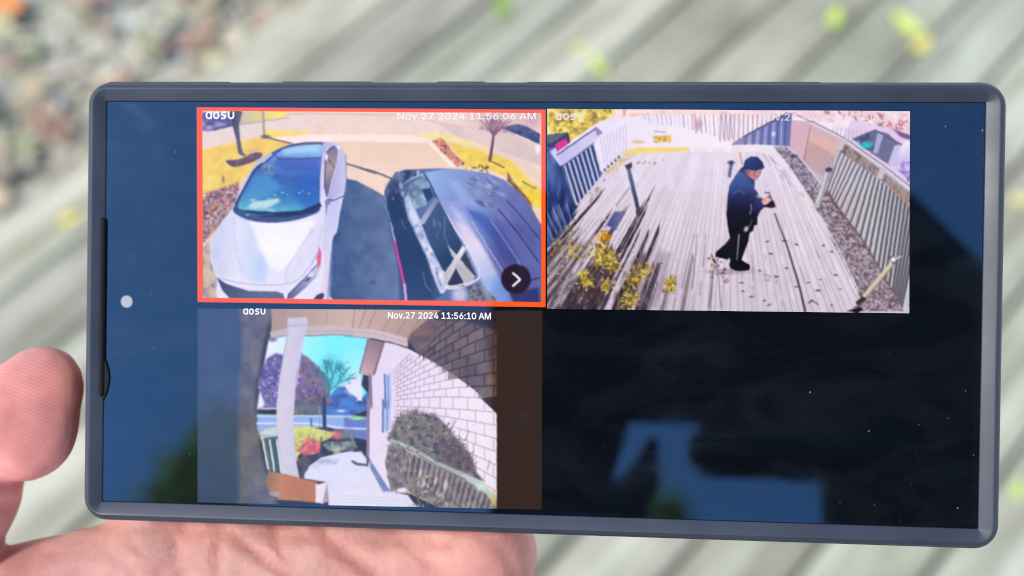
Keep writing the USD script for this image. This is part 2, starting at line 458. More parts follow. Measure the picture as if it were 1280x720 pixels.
def glass(name, base):
    # touched glass: grease smears make it duller here and there
    k = {q: w for q, w in GLASS_K.items() if q != 'roughness'}
    return look(name, {'tc': ('texture_coordinate', {}), 'map': ('mapping', {'scale': (30.0, 70.0, 30.0), 'rotation': (0, 0, 0.5)}), 'n': ('noise_texture', {'scale': 1.6, 'detail': 5.0, 'roughness': 0.6, 'distortion': 0.8}),
                       'rr': ('map_range', {'from_min': 0.45, 'from_max': 0.75, 'to_min': 0.012, 'to_max': 0.10, 'clamp': True}),
                       'c': ('rgb_ramp', {'ramp': [(0.45, base), (0.75, tuple(x + 0.0035 for x in base))]}), 'p': ('principled_bsdf', k)},
                [('tc.object', 'map.vector'), ('map.vector', 'n.vector'), ('n.fac', 'rr.value'), ('rr.result', 'p.roughness'), ('n.fac', 'c.fac'), ('c.color', 'p.base_color')])


GLASS, PANEL = glass('screen_glass', (0.002, 0.002, 0.003)), glass('display_panel', (0.0012, 0.0014, 0.002))
GLOW = 2.0 ** -EXPOSURE
PICTURE_K = {**GLASS_K, 'ior': 1.72}
VIEW = look('camera_picture', {'at': ('attribute', {'attribute': 'displayColor'}), 'p': ('principled_bsdf', {'base_color': (0.002, 0.002, 0.003), 'emission_strength': GLOW, **PICTURE_K})}, [('at.color', 'p.emission_color')])


def lit(name, rgb, k=1.0):
    return look(name, {'p': ('principled_bsdf', {'base_color': (0.002, 0.002, 0.002), 'emission_color': tuple(lin(rgb)), 'emission_strength': GLOW * k, **PICTURE_K})}, [])


ORANGE, WHITE_TEXT, SOFT_TEXT = lit('orange_frame', (255, 92, 20)), lit('white_lettering', (252, 250, 252)), lit('pale_lettering', (240, 228, 236), 0.9)
BLACK = plain('black_rubber', (0.004, 0.004, 0.005), 0.75, specular_ior_level=0.2)
phone = thing('smartphone', 'dark smartphone in a blue grey case, held sideways in the hand and showing camera pictures', 'smartphone', matrix=PHONE)


def rrect(w, h, r, n=8):
    r = max(r, 1e-5)
    t = np.linspace(0, math.pi / 2, n + 1)
    out = []
    for cx, cy, a in ((w / 2 - r, h / 2 - r, 0), (-w / 2 + r, h / 2 - r, math.pi / 2), (-w / 2 + r, -h / 2 + r, math.pi), (w / 2 - r, -h / 2 + r, 1.5 * math.pi)):
        out += [(cx + r * math.cos(a + q), cy + r * math.sin(a + q)) for q in t]
    return np.array(out)


def swept(profile, R, closed=True, w=OW, h=OH):
    """Profile [(inset, z)] carried round the rounded outline of the case."""
    rings = [np.c_[rrect(w - 2 * t, h - 2 * t, max(R - t * (1 + 0.26 * t / inset), 0.0002)), np.full(36, z)] for t, z in profile]
    n, m = len(rings), 36
    V = np.vstack(rings)
    i = np.arange(n * m).reshape(n, m)
    f = []
    for a in range(n if closed else n - 1):
        b = (a + 1) % n
        f.append(np.stack([i[a], np.roll(i[a], -1), np.roll(i[b], -1), i[b]], 1))
    f = np.vstack(f)
    return trimesh.Trimesh(V, np.vstack([f[:, [0, 1, 2]], f[:, [0, 2, 3]]]), process=False)


inset = (OW - SW) / 2
case_prof = [(0.0022, -0.0122), (0.0008, -0.0114), (0.0001, -0.0098), (0, -0.0060), (0, -0.0022), (0.00025, -0.0011), (0.0008, -0.0003), (0.0014, 0.0), (0.0017, -0.00003), (inset - 0.0001, -0.00085), (inset, -0.001), (inset, -0.0022), (0.0020, -0.0030), (0.0020, -0.0118)]
cm = swept(case_prof, 0.0044)
cm.fix_normals()
put('case_frame', cm, CASE, phone, smooth=28)
bk = trimesh.creation.extrude_polygon(Polygon(rrect(OW - 0.0042, OH - 0.0042, 0.0026)), 0.0016); bk.apply_translation([0, 0, -0.0121])
put('case_back', bk, CASE, phone)
gl = trimesh.creation.extrude_polygon(Polygon(rrect(SW - 0.0002, SH - 0.0002 + 2 * (OH - SH - 2 * inset) / 2, 0.0003)), 0.0070)
gl.apply_translation([0, 0, ZG - 0.0071])
put('screen_glass', gl, GLASS, phone)


def sheet(px, z, n=1):
    """A thin flat plate on the glass whose outline is given in photo pixels."""
    q = P(np.array(px, float)[:, 0], np.array(px, float)[:, 1])[:, :2]
    m = trimesh.creation.extrude_polygon(Polygon(q), 0.00001 * n)
    m.apply_translation([0, 0, z - 0.00001 * n])
    return m


put('display_panel', sheet([(141, 132), (1219, 137), (1214, 657), (138, 619)], ZG + 0.00001), PANEL, phone)

# raised key covers along the upper edge, the speaker slot and the bumper at the left edge
for a, b, name in ((345, 462, 'volume_button'), (541, 606, 'power_button')):
    A, B = P(a, 100, 0)[0], P(b, 100, 0)[0]
    m = as_trimesh(rounded_box(B - A, 0.0016, 0.0052, 0.00055))
    m.apply_translation([(A + B) / 2, OH / 2 - 0.00045, -0.0052])
    put(name, m, CASE, phone, smooth=40)
for a, b in ((128, 284), (656, 1030)):
    A, B = P(a, 100, 0)[0], P(b, 100, 0)[0]
    m = as_trimesh(rounded_box(B - A, 0.0012, 0.0066, 0.0005))
    m.apply_translation([(A + B) / 2, OH / 2 - 0.00045, -0.0052])
    put('edge_guard', m, CASE, phone, smooth=40)
q0, q1 = P(128, 272, -0.0008), P(129, 496, -0.0008)
sl = as_trimesh(rounded_box(0.0010, q0[1] - q1[1], 0.0010, 0.00045)); sl.apply_translation([(q0[0] + q1[0]) / 2 - 0.0001, (q0[1] + q1[1]) / 2, -0.0009])
put('speaker_slot', sl, BLACK, phone, smooth=40)
bump = [(129, 446), (133, 452), (136, 463), (137, 474), (135, 486), (132, 495), (129, 500)]
put('slot_seal', sheet(bump, ZG + 0.0003, 25), BLACK, phone)
c0 = P(158.5, 377)
rg = trimesh.creation.annulus(0.00098, 0.00118, 0.00002, sections=40); rg.apply_translation([c0[0], c0[1], ZG + 0.00002])
fc = put('front_camera', trimesh.Trimesh(*[(m.vertices + [c0[0], c0[1], ZG + 0.00003], m.faces) for m in [trimesh.creation.cylinder(0.0010, 0.00002, sections=40)]][0], process=False), plain('camera_lens', (0.15, 0.17, 0.20), 0.4), phone)
put('lens_ring', rg, plain('lens_ring', (0.06, 0.08, 0.11), 0.3), fc)
# camera ring on the back
for i, (x, y) in enumerate(((-0.066, 0.024), (-0.066, 0.004), (-0.066, -0.016))):
    m = trimesh.creation.annulus(0.0062, 0.0076, 0.0016, sections=40); m.apply_translation([x, y, -0.0129])
    lr = put('back_lens', m, BLACK, phone)
# dust on the glass
V, F, n0 = [], [], 0
r = np.random.default_rng(4)
spots = [(1085, 154), (1182, 158), (1216, 148), (1222, 147), (1217, 178), (1228, 163), (1229, 199), (1229, 235), (1209, 287), (203, 127), (219, 190), (135, 436), (1086, 539), (1057, 527), (1138, 605), (1093, 631), (1146, 643), (1126, 650), (1050, 628), (1097, 637), (889, 506), (1144, 566), (1197, 635), (1218, 610), (1217, 569), (754, 557), (702, 636), (969, 655), (934, 637), (814, 330), (790, 650)]
spots += [(r.uniform(700, 1215), r.uniform(400, 640)) for _ in range(8)] + [(r.uniform(140, 240), r.uniform(140, 600)) for _ in range(8)]
for x, y in spots:
    s = 0.00003 + 0.00009 * r.random() ** 2
    m = trimesh.creation.icosphere(0, 1.0); m.vertices *= [s * r.uniform(0.8, 2.2), s * 0.8, s * 0.4]
    m.apply_transform(trimesh.transformations.rotation_matrix(r.uniform(0, 3), [0, 0, 1]))
    V.append(m.vertices + P(x, y, ZG + 0.00005)); F.append(m.faces + n0); n0 += len(m.vertices)
put('dust', (np.vstack(V), np.vstack(F)), plain('dust', (0.22, 0.21, 0.19), 0.9), phone, kind='stuff', label='pale dust specks on the glass')
# ------------------------------------------------------------------ the three pictures on the screen: flat luminous plates coloured point by point
from scipy.ndimage import gaussian_filter


def spline(pts, n=10, closed=True):
    p = np.array(pts, float)
    m = len(p)
    out = []
    for i in range(m if closed else m - 1):
        g = lambda k: p[(i + k) % m] if closed else p[min(max(i + k, 0), m - 1)]
        a, b, c, d = g(-1), g(0), g(1), g(2)
        t = np.linspace(0, 1, n, endpoint=False)[:, None]
        out.append(0.5 * (2 * b + (c - a) * t + (2 * a - 5 * b + 4 * c - d) * t ** 2 + (3 * b - a - 3 * c + d) * t ** 3))
    if not closed:
        out.append(p[-1:])
    return np.vstack(out)


def branch(pic, x, y, ang, L, w, col, depth, a=.85):
    """A bare tree drawn limb by limb."""
    x2, y2 = x + L * math.cos(ang), y - L * math.sin(ang)
    bend = pic.rng.normal() * L * .12
    pic.line([(x, y), ((x + x2) / 2 + bend, (y + y2) / 2), (x2, y2)], w, col, a, blur=.6, w2=w * .65)
    if depth:
        for k in range(3 if depth > 1 else 2):
            branch(pic, x2, y2, ang + pic.rng.normal() * .5, L * pic.rng.uniform(.6, .85), w * .68, col, depth - 1, a * .94)


def crop(x0, y0, s):
    def f(*v):
        v = np.array(v, float).reshape(-1, 2)
        return np.c_[x0 + v[:, 0] / s, y0 + v[:, 1] / s]
    return f


class Pic:
    """A four-cornered plate (photo pixels, TL TR BR BL) split into fine cells, each corner with its colour; labels cut it into pieces."""

    def __init__(s, corners, step=0.9, seed=1):
        c = np.array(corners, float)
        nx, ny = int((c[1, 0] - c[0, 0]) / step) + 1, int((c[3, 1] - c[0, 1]) / step) + 1
        a, b = np.meshgrid(np.linspace(0, 1, nx), np.linspace(0, 1, ny))
        q = (c[0] * ((1 - a) * (1 - b))[..., None] + c[1] * (a * (1 - b))[..., None] + c[2] * (a * b)[..., None] + c[3] * ((1 - a) * b)[..., None])
        s.X0, s.Y0 = q[..., 0], q[..., 1]
        g_ = np.stack([s.X0 / 5, s.Y0 / 5, s.X0 * 0], -1)
        s.X, s.Y = s.X0 + (fbm(g_, 2, seed + 70) - 0.5) * 0.8, s.Y0 + (fbm(g_, 2, seed + 80) - 0.5) * 0.8
        s.C = np.zeros(s.X.shape + (3,))
        s.L = np.zeros(s.X.shape, int)
        s.names = ['']
        s.rng = np.random.default_rng(seed)
        s.seed = seed

    def window(s, pts, m):
        lo, hi = pts.min(0) - m, pts.max(0) + m
        ok = (s.X >= lo[0]) & (s.X <= hi[0]) & (s.Y >= lo[1]) & (s.Y <= hi[1])
        if not ok.any():
            return None
        r, c = np.where(ok.any(1))[0], np.where(ok.any(0))[0]
        return slice(r[0], r[-1] + 1), slice(c[0], c[-1] + 1)

    def blend(s, w, cov, col):
        c = s.C[w]
        col = col(s.X[w], s.Y[w]) if callable(col) else np.asarray(col, float)
        s.C[w] = c * (1 - cov[..., None]) + col * cov[..., None]

    def poly(s, pts, col, a=1.0, blur=1.1, name=None, curve=False, mult=False):
        pts = np.asarray(pts, float)
        if curve:
            pts = spline(pts)
        w = s.window(pts, 2 * blur + 1)
        if w is None:
            return
        x, y = s.X[w], s.Y[w]
        d2 = np.full(x.shape, 1e9)
        ins = np.zeros(x.shape, bool)
        for p, q in zip(pts, np.roll(pts, -1, 0)):
            e = q - p
            t = np.clip(((x - p[0]) * e[0] + (y - p[1]) * e[1]) / max(e @ e, 1e-9), 0, 1)
            d2 = np.minimum(d2, (x - p[0] - t * e[0]) ** 2 + (y - p[1] - t * e[1]) ** 2)
            if p[1] != q[1]:
                ins ^= ((p[1] > y) != (q[1] > y)) & (x < (q[0] - p[0]) * (y - p[1]) / (q[1] - p[1]) + p[0])
        sd = np.where(ins, -1, 1) * np.sqrt(d2)
        cov = np.clip(0.5 - sd / (2 * blur), 0, 1)
        cov = cov * cov * (3 - 2 * cov) * a
        if mult:
            s.C[w] *= 1 - cov[..., None] * (1 - np.asarray(col, float))
        else:
            s.blend(w, cov, col)
        if name:
            s.names.append(name)
            L = s.L[w]; L[ins] = len(s.names) - 1

    def line(s, pts, width, col, a=1.0, blur=0.8, curve=False, w2=None):
        pts = np.asarray(pts, float)
        if curve:
            pts = spline(pts, 8, False)
        w = s.window(pts, width + 2 * blur + 1)
        if w is None:
            return
        x, y = s.X[w], s.Y[w]
        best = np.full(x.shape, 1e9)
        n = len(pts) - 1
        for i in range(n):
            p, q = pts[i], pts[i + 1]
            e = q - p
            t = np.clip(((x - p[0]) * e[0] + (y - p[1]) * e[1]) / max(e @ e, 1e-9), 0, 1)
            wd = width if w2 is None else width + (w2 - width) * (i + t) / n
            best = np.minimum(best, np.hypot(x - p[0] - t * e[0], y - p[1] - t * e[1]) - wd / 2)
        cov = np.clip(0.5 - best / (2 * blur), 0, 1) * a
        s.blend(w, cov, col)

    def spot(s, x, y, rx, ry, col, a=1.0, rot=0.0, soft=0.5, name=None):
        R = max(rx, ry) * (1 + soft) + 1
        w = s.window(np.array([(x - R, y - R), (x + R, y + R)]), 0)
        if w is None:
            return
        dx, dy = s.X[w] - x, s.Y[w] - y
        c_, s_ = math.cos(rot), math.sin(rot)
        d = np.hypot((dx * c_ + dy * s_) / rx, (-dx * s_ + dy * c_) / ry)
        s.blend(w, np.clip((1 + soft - d) / (2 * soft), 0, 1) * a, col)
        if name:
            s.names.append(name)
            L = s.L[w]; L[d < 1] = len(s.names) - 1

    def noise(s, scale, seed=0, oct=3, sx=1.0, sy=1.0):
        return lambda x, y: fbm(np.stack([x * sx / scale, y * sy / scale, np.zeros_like(x)], -1), oct, seed + 17 * s.seed)

    def mottle(s, cols, scale, seed=0, oct=3, lo=0.22, hi=0.78, sx=1, sy=1):
        f = s.noise(scale, seed, oct, sx, sy)
        cols = np.array(cols, float)
        xs = np.linspace(lo, hi, len(cols))
        return lambda x, y: np.stack([np.interp(f(x, y), xs, cols[:, k]) for k in range(3)], -1)

    def grad(s, p, c, q, d, *more):
        p, q = np.array(p, float).ravel(), np.array(q, float).ravel()
        e = q - p
        cols = np.array([c, d, *more], float)
        xs = np.linspace(0, 1, len(cols))
        return lambda x, y: np.stack([np.interp(((x - p[0]) * e[0] + (y - p[1]) * e[1]) / (e @ e), xs, cols[:, k]) for k in range(3)], -1)

    def flecks(s, pts, n, cols, size, a=0.9, elong=2.0, rot=None, soft=0.5):
        pts = np.asarray(pts, float)
        pg = Polygon(pts).buffer(0)
        lo, hi = pts.min(0), pts.max(0)
        from shapely import contains_xy
        k = 0
        while k < n:
            x, y = s.rng.uniform(lo, hi)
            if contains_xy(pg, x, y):
                z = s.rng.uniform(*size)
                s.spot(x, y, z * elong ** 0.5, z / elong ** 0.5, np.array(cols[s.rng.integers(len(cols))]) * s.rng.uniform(0.85, 1.1), a, s.rng.uniform(0, 3.14) if rot is None else rot + s.rng.normal() * 0.15, soft)
                k += 1

    def build(s, parent, label, z=ZG + 0.00003, veil=(0, 0, 0)):
        ny, nx = s.X.shape
        v = P(s.X0, s.Y0, z).reshape(-1, 3)
        s.C = gaussian_filter(s.C, (0.75, 0.75, 0))
        cell = lambda k, sd, n: fbm(np.stack([s.X0 / k, s.Y0 / k, s.X0 * 0], -1), n, s.seed + sd)[..., None] - 0.5
        tone = 1 + cell(8, 60, 3) * 0.04 + cell(2.2, 61, 2) * 0.02
        col = lin(np.clip(s.C * tone + cell(1.5, 50, 2) * 4, 0, 255))
        col = np.maximum(col - np.asarray(veil), col * 0.3).reshape(-1, 3)
        i = np.arange(nx * ny).reshape(ny, nx)
        f = np.stack([i[:-1, :-1], i[1:, :-1], i[1:, 1:], i[:-1, 1:]], -1).reshape(-1, 4)
        lab = s.L[:-1, :-1].ravel()

        def piece(k, name, par, **kw):
            g = f[lab == k]
            if not len(g):
                return None
            used, inv = np.unique(g.ravel(), return_inverse=True)
            return put(name, (v[used], inv.reshape(-1, 4)), VIEW, par, colors=col[used], **kw)
        root = piece(0, 'camera_view', parent, label=label)
        for k in range(1, len(s.names)):
            nm, _, lb = s.names[k].partition('|')
            piece(k, nm, root, label=lb or None)
        return root


def lettering(text, x0, y0, x1, y1, mat, parent, name='timestamp', bold=True, skew=0.0):
    """White lettering between the photo pixels x0..x1 (baseline y1, capitals up to y0), set flat on the glass."""
    m = meshkit.text_mesh(text, 1.0, 0.1, bold)
    v = np.array(m.vertices)
    v[:, 0] = (v[:, 0] - v[:, 0].min()) / np.ptp(v[:, 0])
    px, py = x0 + v[:, 0] * (x1 - x0), y1 - v[:, 1] * (y1 - y0) + skew * v[:, 0]
    q = P(px, py)
    q[:, 2] = ZG + 0.00004 + 0.00002 * (v[:, 2] > 0.05)
    return put(name, (q, m.faces), mat, parent)


def logo(x0, y0, x1, y1, mat, parent):
    """Round lower-case letters a o s u drawn with one even stroke."""
    h = y1 - y0
    w = (x1 - x0) / 4.0
    r, t = min(h, w * 0.86) / 2, h * 0.20
    shapes = []
    for k, ch in enumerate('aosu'):
        cx, cy = x0 + w * (k + 0.5), (y0 + y1) / 2
        ring = [(cx + (w * 0.43 - t / 2) * math.cos(q), cy + (h / 2 - t / 2) * math.sin(q)) for q in np.linspace(0, 2 * math.pi, 25)]
        e = w * 0.43 - t / 2
        if ch == 'a':
            ls = [ring, [(cx + e, y0 + t / 2), (cx + e, y1 - t / 2)]]
        elif ch == 'o':
            ls = [ring]
        elif ch == 's':
            q = h / 4 - t / 4
            ls = [[(cx + e * 0.8, y0 + t / 2), (cx - e * 0.3, y0 + t / 2), (cx - e * 0.8, cy - q * 0.9), (cx - e * 0.4, cy), (cx + e * 0.4, cy), (cx + e * 0.8, cy + q * 0.9), (cx + e * 0.3, y1 - t / 2), (cx - e * 0.8, y1 - t / 2)]]
        else:
            ls = [[(cx - e, y0 + t / 2), (cx - e, cy + h * 0.1)] + [(cx - e * math.cos(q), cy + h * 0.1 + (h * 0.4 - t / 2) * math.sin(q)) for q in np.linspace(0, math.pi, 12)] + [(cx + e, y0 + t / 2)]]
        for l in ls:
            shapes.append(LineString(l).buffer(t / 2, 4))
    from shapely import union_all
    u = union_all(shapes)
    ms = [trimesh.creation.extrude_polygon(g, 0.1) for g in getattr(u, 'geoms', [u])]
    m = trimesh.util.concatenate(ms)
    q = P(m.vertices[:, 0], m.vertices[:, 1])
    q[:, 2] = ZG + 0.00004 + 0.00002 * (m.vertices[:, 2] > 0.05)
    put('brand_lettering', (q, m.faces[:, ::-1]), mat, parent)


A, B, C_, D = crop(240, 125, 5.539), crop(450, 125, 5.333), crop(240, 250, 5.143), crop(450, 250, 5.1417)
E, F_, G, H = crop(680, 130, 5.539), crop(900, 130, 5.2245), crop(680, 255, 5.335), crop(900, 255, 5.2245)
I, J, K, Lc = crop(240, 380, 5.54), crop(430, 380, 5.538), crop(240, 500, 5.145), crop(430, 500, 5.143)
VEIL = np.array([0.005, 0.016, 0.040])      # sky glare on the glass, taken evenly out of the picture colours
S = lambda *v: np.array(v, float).reshape(-1, 2)

# ---- first picture: two cars on a driveway
v1 = Pic([(252, 138), (677, 141), (677, 378), (253, 373)], 0.85, 1)
v1.C[:] = (240, 212, 192)
v1.poly(S(250, 130, 690, 130, 690, 260, 600, 200, 250, 200), v1.mottle([(236, 208, 196), (243, 216, 205)], 40, 1))
v1.poly(A(60, 85, 470, 85, 480, 140, 330, 165, 140, 215, 60, 220), v1.mottle([(80, 82, 140), (112, 108, 158), (175, 165, 200)], 5, 2))
v1.poly(A(320, 80, 680, 80, 640, 120, 480, 145, 330, 170, 335, 130), v1.grad(A(330, 120), (205, 190, 170), A(600, 100), (252, 228, 110)), blur=2)
v1.poly(A(60, 225, 140, 215, 330, 175, 670, 125, 800, 110, 800, 210, 500, 215, 320, 260, 60, 330), (236, 214, 210), blur=2)
v1.line(A(140, 210, 330, 172, 480, 148, 670, 122), 1.2, (175, 150, 165), .8)
v1.line(A(640, 100, 800, 92, 1274, 102) , 1.0, (200, 170, 165), .8)
v1.line(B(0, 98, 250, 102, 520, 150, 760, 190), 1.2, (205, 180, 180), .8)
v1.poly(A(60, 350, 320, 285, 490, 258, 690, 300, 560, 372, 430, 470, 300, 620, 60, 700), v1.mottle([(236, 194, 92), (244, 206, 98), (250, 218, 122)], 9, 3))
v1.poly(A(500, 205, 810, 212, 800, 240, 540, 266, 490, 250), (252, 218, 125))
v1.poly(A(560, 262, 800, 240, 1274, 238, 1274, 280, 1000, 285, 800, 300, 690, 300), (254, 232, 224), blur=1.6)
v1.poly(B(0, 232, 350, 235, 480, 262, 480, 285, 0, 280), (253, 230, 222), blur=1.6)
v1.poly(A(690, 305, 1274, 282, 1274, 480, 1060, 430, 1000, 310), v1.grad(A(900, 290), (240, 205, 180), A(1200, 480), (246, 216, 196)), blur=1.6)
v1.poly(B(0, 282, 460, 288, 620, 445, 240, 470, 190, 540, 160, 630, 0, 540), v1.grad(B(100, 290), (240, 206, 180), B(100, 560), (246, 215, 198)), blur=1.4)
v1.line(A(490, 85, 500, 250), 3.6, v1.grad(A(475, 0), (200, 182, 170), A(510, 0), (165, 140, 125)), w2=3.0)
v1.line(A(495, 252, 600, 280, 690, 302), 2.0, (110, 92, 105), .9)
v1.spot(*A(510, 255)[0], 6, 2.2, (105, 90, 105), .9)
v1.poly(A(262, 80, 345, 80, 326, 180, 346, 340, 374, 385, 325, 372, 308, 280, 285, 190), v1.grad(A(270, 200), (72, 62, 88), A(340, 200), (108, 96, 118)), curve=True, name='pictured_tree|dark leaning tree trunk')
v1.line(A(290, 170, 150, 205), 2.2, (78, 74, 115), .9)
v1.poly(A(235, 422, 330, 408, 420, 368, 480, 366, 474, 400, 390, 440, 290, 462), v1.mottle([(96, 70, 92), (128, 98, 110)], 4, 5), curve=True)
v1.spot(*A(420, 355)[0], 7, 2.2, (225, 170, 165), .8, -.25)
v1.line(A(215, 530, 218, 570), 2.5, (120, 95, 90), .7)
flower = A(60, 660, 200, 610, 320, 570, 330, 640, 300, 720, 260, 770, 200, 860, 60, 1010)
v1.poly(flower, v1.mottle([(104, 82, 106), (146, 110, 116), (176, 140, 136), (206, 184, 196)], 3, 6), blur=2.5)
v1.flecks(flower, 60, [(235, 205, 215), (190, 90, 90), (70, 50, 85), (215, 150, 80)], (0.8, 2.0))
v1.poly(C_(60, 320, 110, 260, 150, 480, 240, 640, 60, 650), v1.mottle([(150, 132, 150), (196, 172, 158), (214, 192, 168)], 7, 7), blur=2.2)
# right hand side: road, lawn, tree
v1.poly(B(370, 232, 520, 216, 820, 300, 900, 330, 600, 282, 500, 262), (247, 226, 150), blur=1.8)
v1.poly(B(520, 150, 760, 190, 940, 200, 1210, 340, 1210, 440, 900, 330, 640, 240), v1.mottle([(216, 192, 192), (232, 208, 200)], 14, 8, sx=.4), blur=2)
v1.poly(B(590, 282, 780, 325, 1000, 395, 1210, 600, 1210, 720, 1130, 690, 990, 520, 880, 470, 700, 445, 640, 350), v1.mottle([(236, 198, 74), (244, 212, 84), (249, 224, 112)], 7, 9), blur=1.3)
v1.poly(B(600, 278, 900, 335, 1210, 480, 1210, 560, 1000, 395, 780, 325), (238, 208, 190), blur=2)
v1.poly(B(455, 290, 500, 282, 640, 440, 610, 448), (252, 232, 218), blur=1.2)
bush = B(480, 275, 540, 250, 590, 300, 620, 350, 700, 425, 650, 445, 560, 360)
v1.poly(bush, v1.mottle([(176, 100, 84), (214, 140, 110), (226, 160, 130)], 3, 10), blur=1.8)
v1.flecks(bush, 14, [(110, 62, 66), (235, 180, 150)], (0.7, 1.6))
v1.poly(B(930, 185, 1050, 160, 1110, 175, 1200, 225, 1200, 300, 1090, 245), v1.mottle([(52, 62, 108), (88, 92, 140)], 5, 11), name='pictured_car|dark car far off at the right')
v1.line(B(1040, 235, 1195, 330), 2.2, (245, 228, 225))
v1.line(B(960, 200, 1190, 320), 1.0, (180, 150, 150), .8)
v1.spot(*B(1185, 325)[0], 3, 6, (250, 235, 245))
v1.spot(*B(900, 130)[0], 26, 11, (196, 150, 172), .5, soft=.8)
v1.spot(*B(1150, 120)[0], 11, 12, (190, 130, 150), .6, soft=.8)
v1.line(B(892, 225, 882, 300, 866, 402), 2.6, (98, 66, 88), w2=3.8)
for an in (2.5, 2.1, 1.6, 1.1, .7):
    branch(v1, *B(892, 228)[0], an, 9, 1.7, (134, 92, 118), 2, .8)
for br in ((790, 125), (825, 100), (860, 110), (905, 100), (940, 110), (985, 130), (1010, 140)):
    v1.line(B(892, 235, (892 + br[0]) / 2 + 6, 175, *br), 2.2, (128, 86, 110), .9, w2=.8)
v1.line(B(866, 404, 960, 450), 2.2, (130, 100, 70), .9)
v1.flecks(B(690, 440, 870, 440, 870, 480, 720, 470), 12, [(90, 70, 60), (140, 120, 60)], (0.8, 2.4))
v1.poly(B(985, 480, 1020, 540, 1140, 680, 1150, 720, 1080, 650, 980, 540), v1.mottle([(100, 66, 68), (170, 120, 90)], 3, 12), blur=1.6)
v1.line(B(1085, 545, 1170, 590), 1.6, (120, 100, 60), .8)
# driveway in shade
drive = [(432, 223), (446, 226), (463, 235), (482, 246), (500, 262), (507, 300), (512, 380), (405, 380), (411, 341), (413, 297), (420, 289), (427, 250)]
asph = v1.noise(14, 13, 4)
g1 = v1.grad((414, 0), (62, 86, 128), (500, 0), (106, 120, 160))
v1.poly(drive, lambda x, y: g1(x, y) + (asph(x, y) - .5)[..., None] * 34, blur=1.3)
v1.poly([(486, 260), (520, 290), (560, 380), (500, 380), (497, 330)], (66, 84, 124), blur=3)
v1.line(A(1070, 440, 1274, 508), 2.2, (112, 96, 108))
v1.line(B(0, 452, 100, 480, 205, 522), 2.2, (104, 92, 108))
v1.spot(*D(85, 530)[0], 4, 3, (60, 78, 115), .7)
# white car
car1 = [(319.4, 204.4), (329, 196), (341, 189.5), (355.5, 182.5), (382.6, 177.6), (406, 177.4), (420.5, 180.5), (431.4, 191.8), (432.6, 226), (428.5, 249.6), (425.7, 262), (421, 288.9), (416, 299), (411.5, 341.4), (411, 366.7), (407, 380), (284, 380), (271.1, 347.2), (263.3, 323.9), (265.3, 300.6), (278.9, 277.2), (290.6, 259.7), (301.4, 233.3)]
v1.poly(car1, v1.grad((300, 200), (188, 188, 224), (330, 330), (222, 218, 244), (232, 226, 246)), curve=True, name='pictured_car|white car seen from above its bonnet')
v1.poly(C_(860, 0, 955, 0, 925, 200, 890, 260, 880, 480, 870, 640, 830, 640, 850, 420, 835, 300, 850, 120), v1.grad(C_(850, 0), (200, 198, 236), C_(850, 500), (226, 212, 232)), blur=2)
v1.poly(C_(280, 110, 350, 110, 420, 290, 490, 420, 470, 530, 400, 530, 310, 500, 285, 300), v1.grad(C_(290, 0), (226, 226, 246), C_(440, 0), (190, 208, 240)), a=.85, blur=3.2)
v1.poly(C_(360, 115, 450, 130, 800, 110, 760, 200, 640, 400, 560, 460, 500, 430), (248, 242, 254), blur=4)
v1.poly(C_(125, 250, 200, 130, 262, 110, 275, 300, 320, 480, 170, 500, 120, 380), v1.grad(C_(130, 0), (196, 200, 232), C_(300, 0), (226, 224, 244)), a=.8, blur=4)
v1.poly(C_(690, 330, 790, 190, 830, 180, 815, 320, 700, 470, 610, 530), (222, 218, 240), a=.8, blur=4)
v1.line(C_(265, 120, 280, 330, 330, 470), 3, (204, 206, 234), .7, blur=2)
v1.line(C_(165, 230, 160, 350, 200, 480), 3, (206, 208, 236), .7, blur=2)
v1.line(C_(775, 190, 700, 300, 615, 440, 600, 520), 2.6, (202, 202, 230), .8, blur=1.6)
v1.line(C_(830, 170, 820, 300, 770, 420), 2.4, (205, 200, 232), .8, blur=1.6)
v1.poly(C_(880, 470, 905, 240, 890, 640, 862, 640), (150, 152, 196), a=.7, blur=1.6)
v1.line(C_(300, 120, 420, 140, 600, 148, 800, 120), 1.0, (206, 204, 230), .8, blur=.8)
v1.spot(*C_(560, 300)[0], 20, 9, (255, 252, 255), .7, soft=.9)
v1.spot(*A(1010, 330)[0], 4, 2, (250, 248, 255), .8)
v1.line(C_(160, 498, 300, 532, 450, 546, 600, 540, 690, 505, 760, 420, 825, 320), 1.1, (176, 176, 208), curve=True)
v1.poly(C_(160, 500, 220, 540, 370, 585, 540, 588, 585, 600, 600, 640, 250, 640, 195, 580), v1.grad(C_(200, 520), (62, 72, 104), C_(400, 640), (96, 104, 132)), blur=1)
v1.poly(C_(608, 640, 620, 600, 680, 540, 770, 455, 812, 395, 835, 420, 800, 495, 730, 565, 650, 632), v1.grad(C_(620, 620), (96, 98, 138), C_(810, 420), (150, 150, 188), (206, 202, 228)), blur=1)
v1.line(C_(620, 612, 700, 530, 800, 420), 1.0, (70, 72, 110))
v1.spot(*C_(765, 480)[0], 4, 3, (228, 226, 244), .9, -.6)
v1.spot(*C_(745, 510)[0], 4, 1.6, (62, 64, 104), .9, -.6)
v1.poly(C_(800, 375, 820, 300, 832, 345, 828, 410, 808, 445), (222, 100, 132), blur=.8)
v1.poly(C_(780, 640, 800, 612, 835, 597, 850, 606, 838, 645), (62, 60, 92), blur=1)
glass = A(565, 372, 620, 335, 700, 312, 830, 300, 912, 306, 908, 400, 895, 520, 888, 720, 880, 770, 820, 800, 700, 835, 540, 850, 390, 830, 290, 775, 300, 720, 345, 640, 430, 480, 490, 440)
v1.poly(glass, (64, 78, 130), curve=True, blur=1.2)
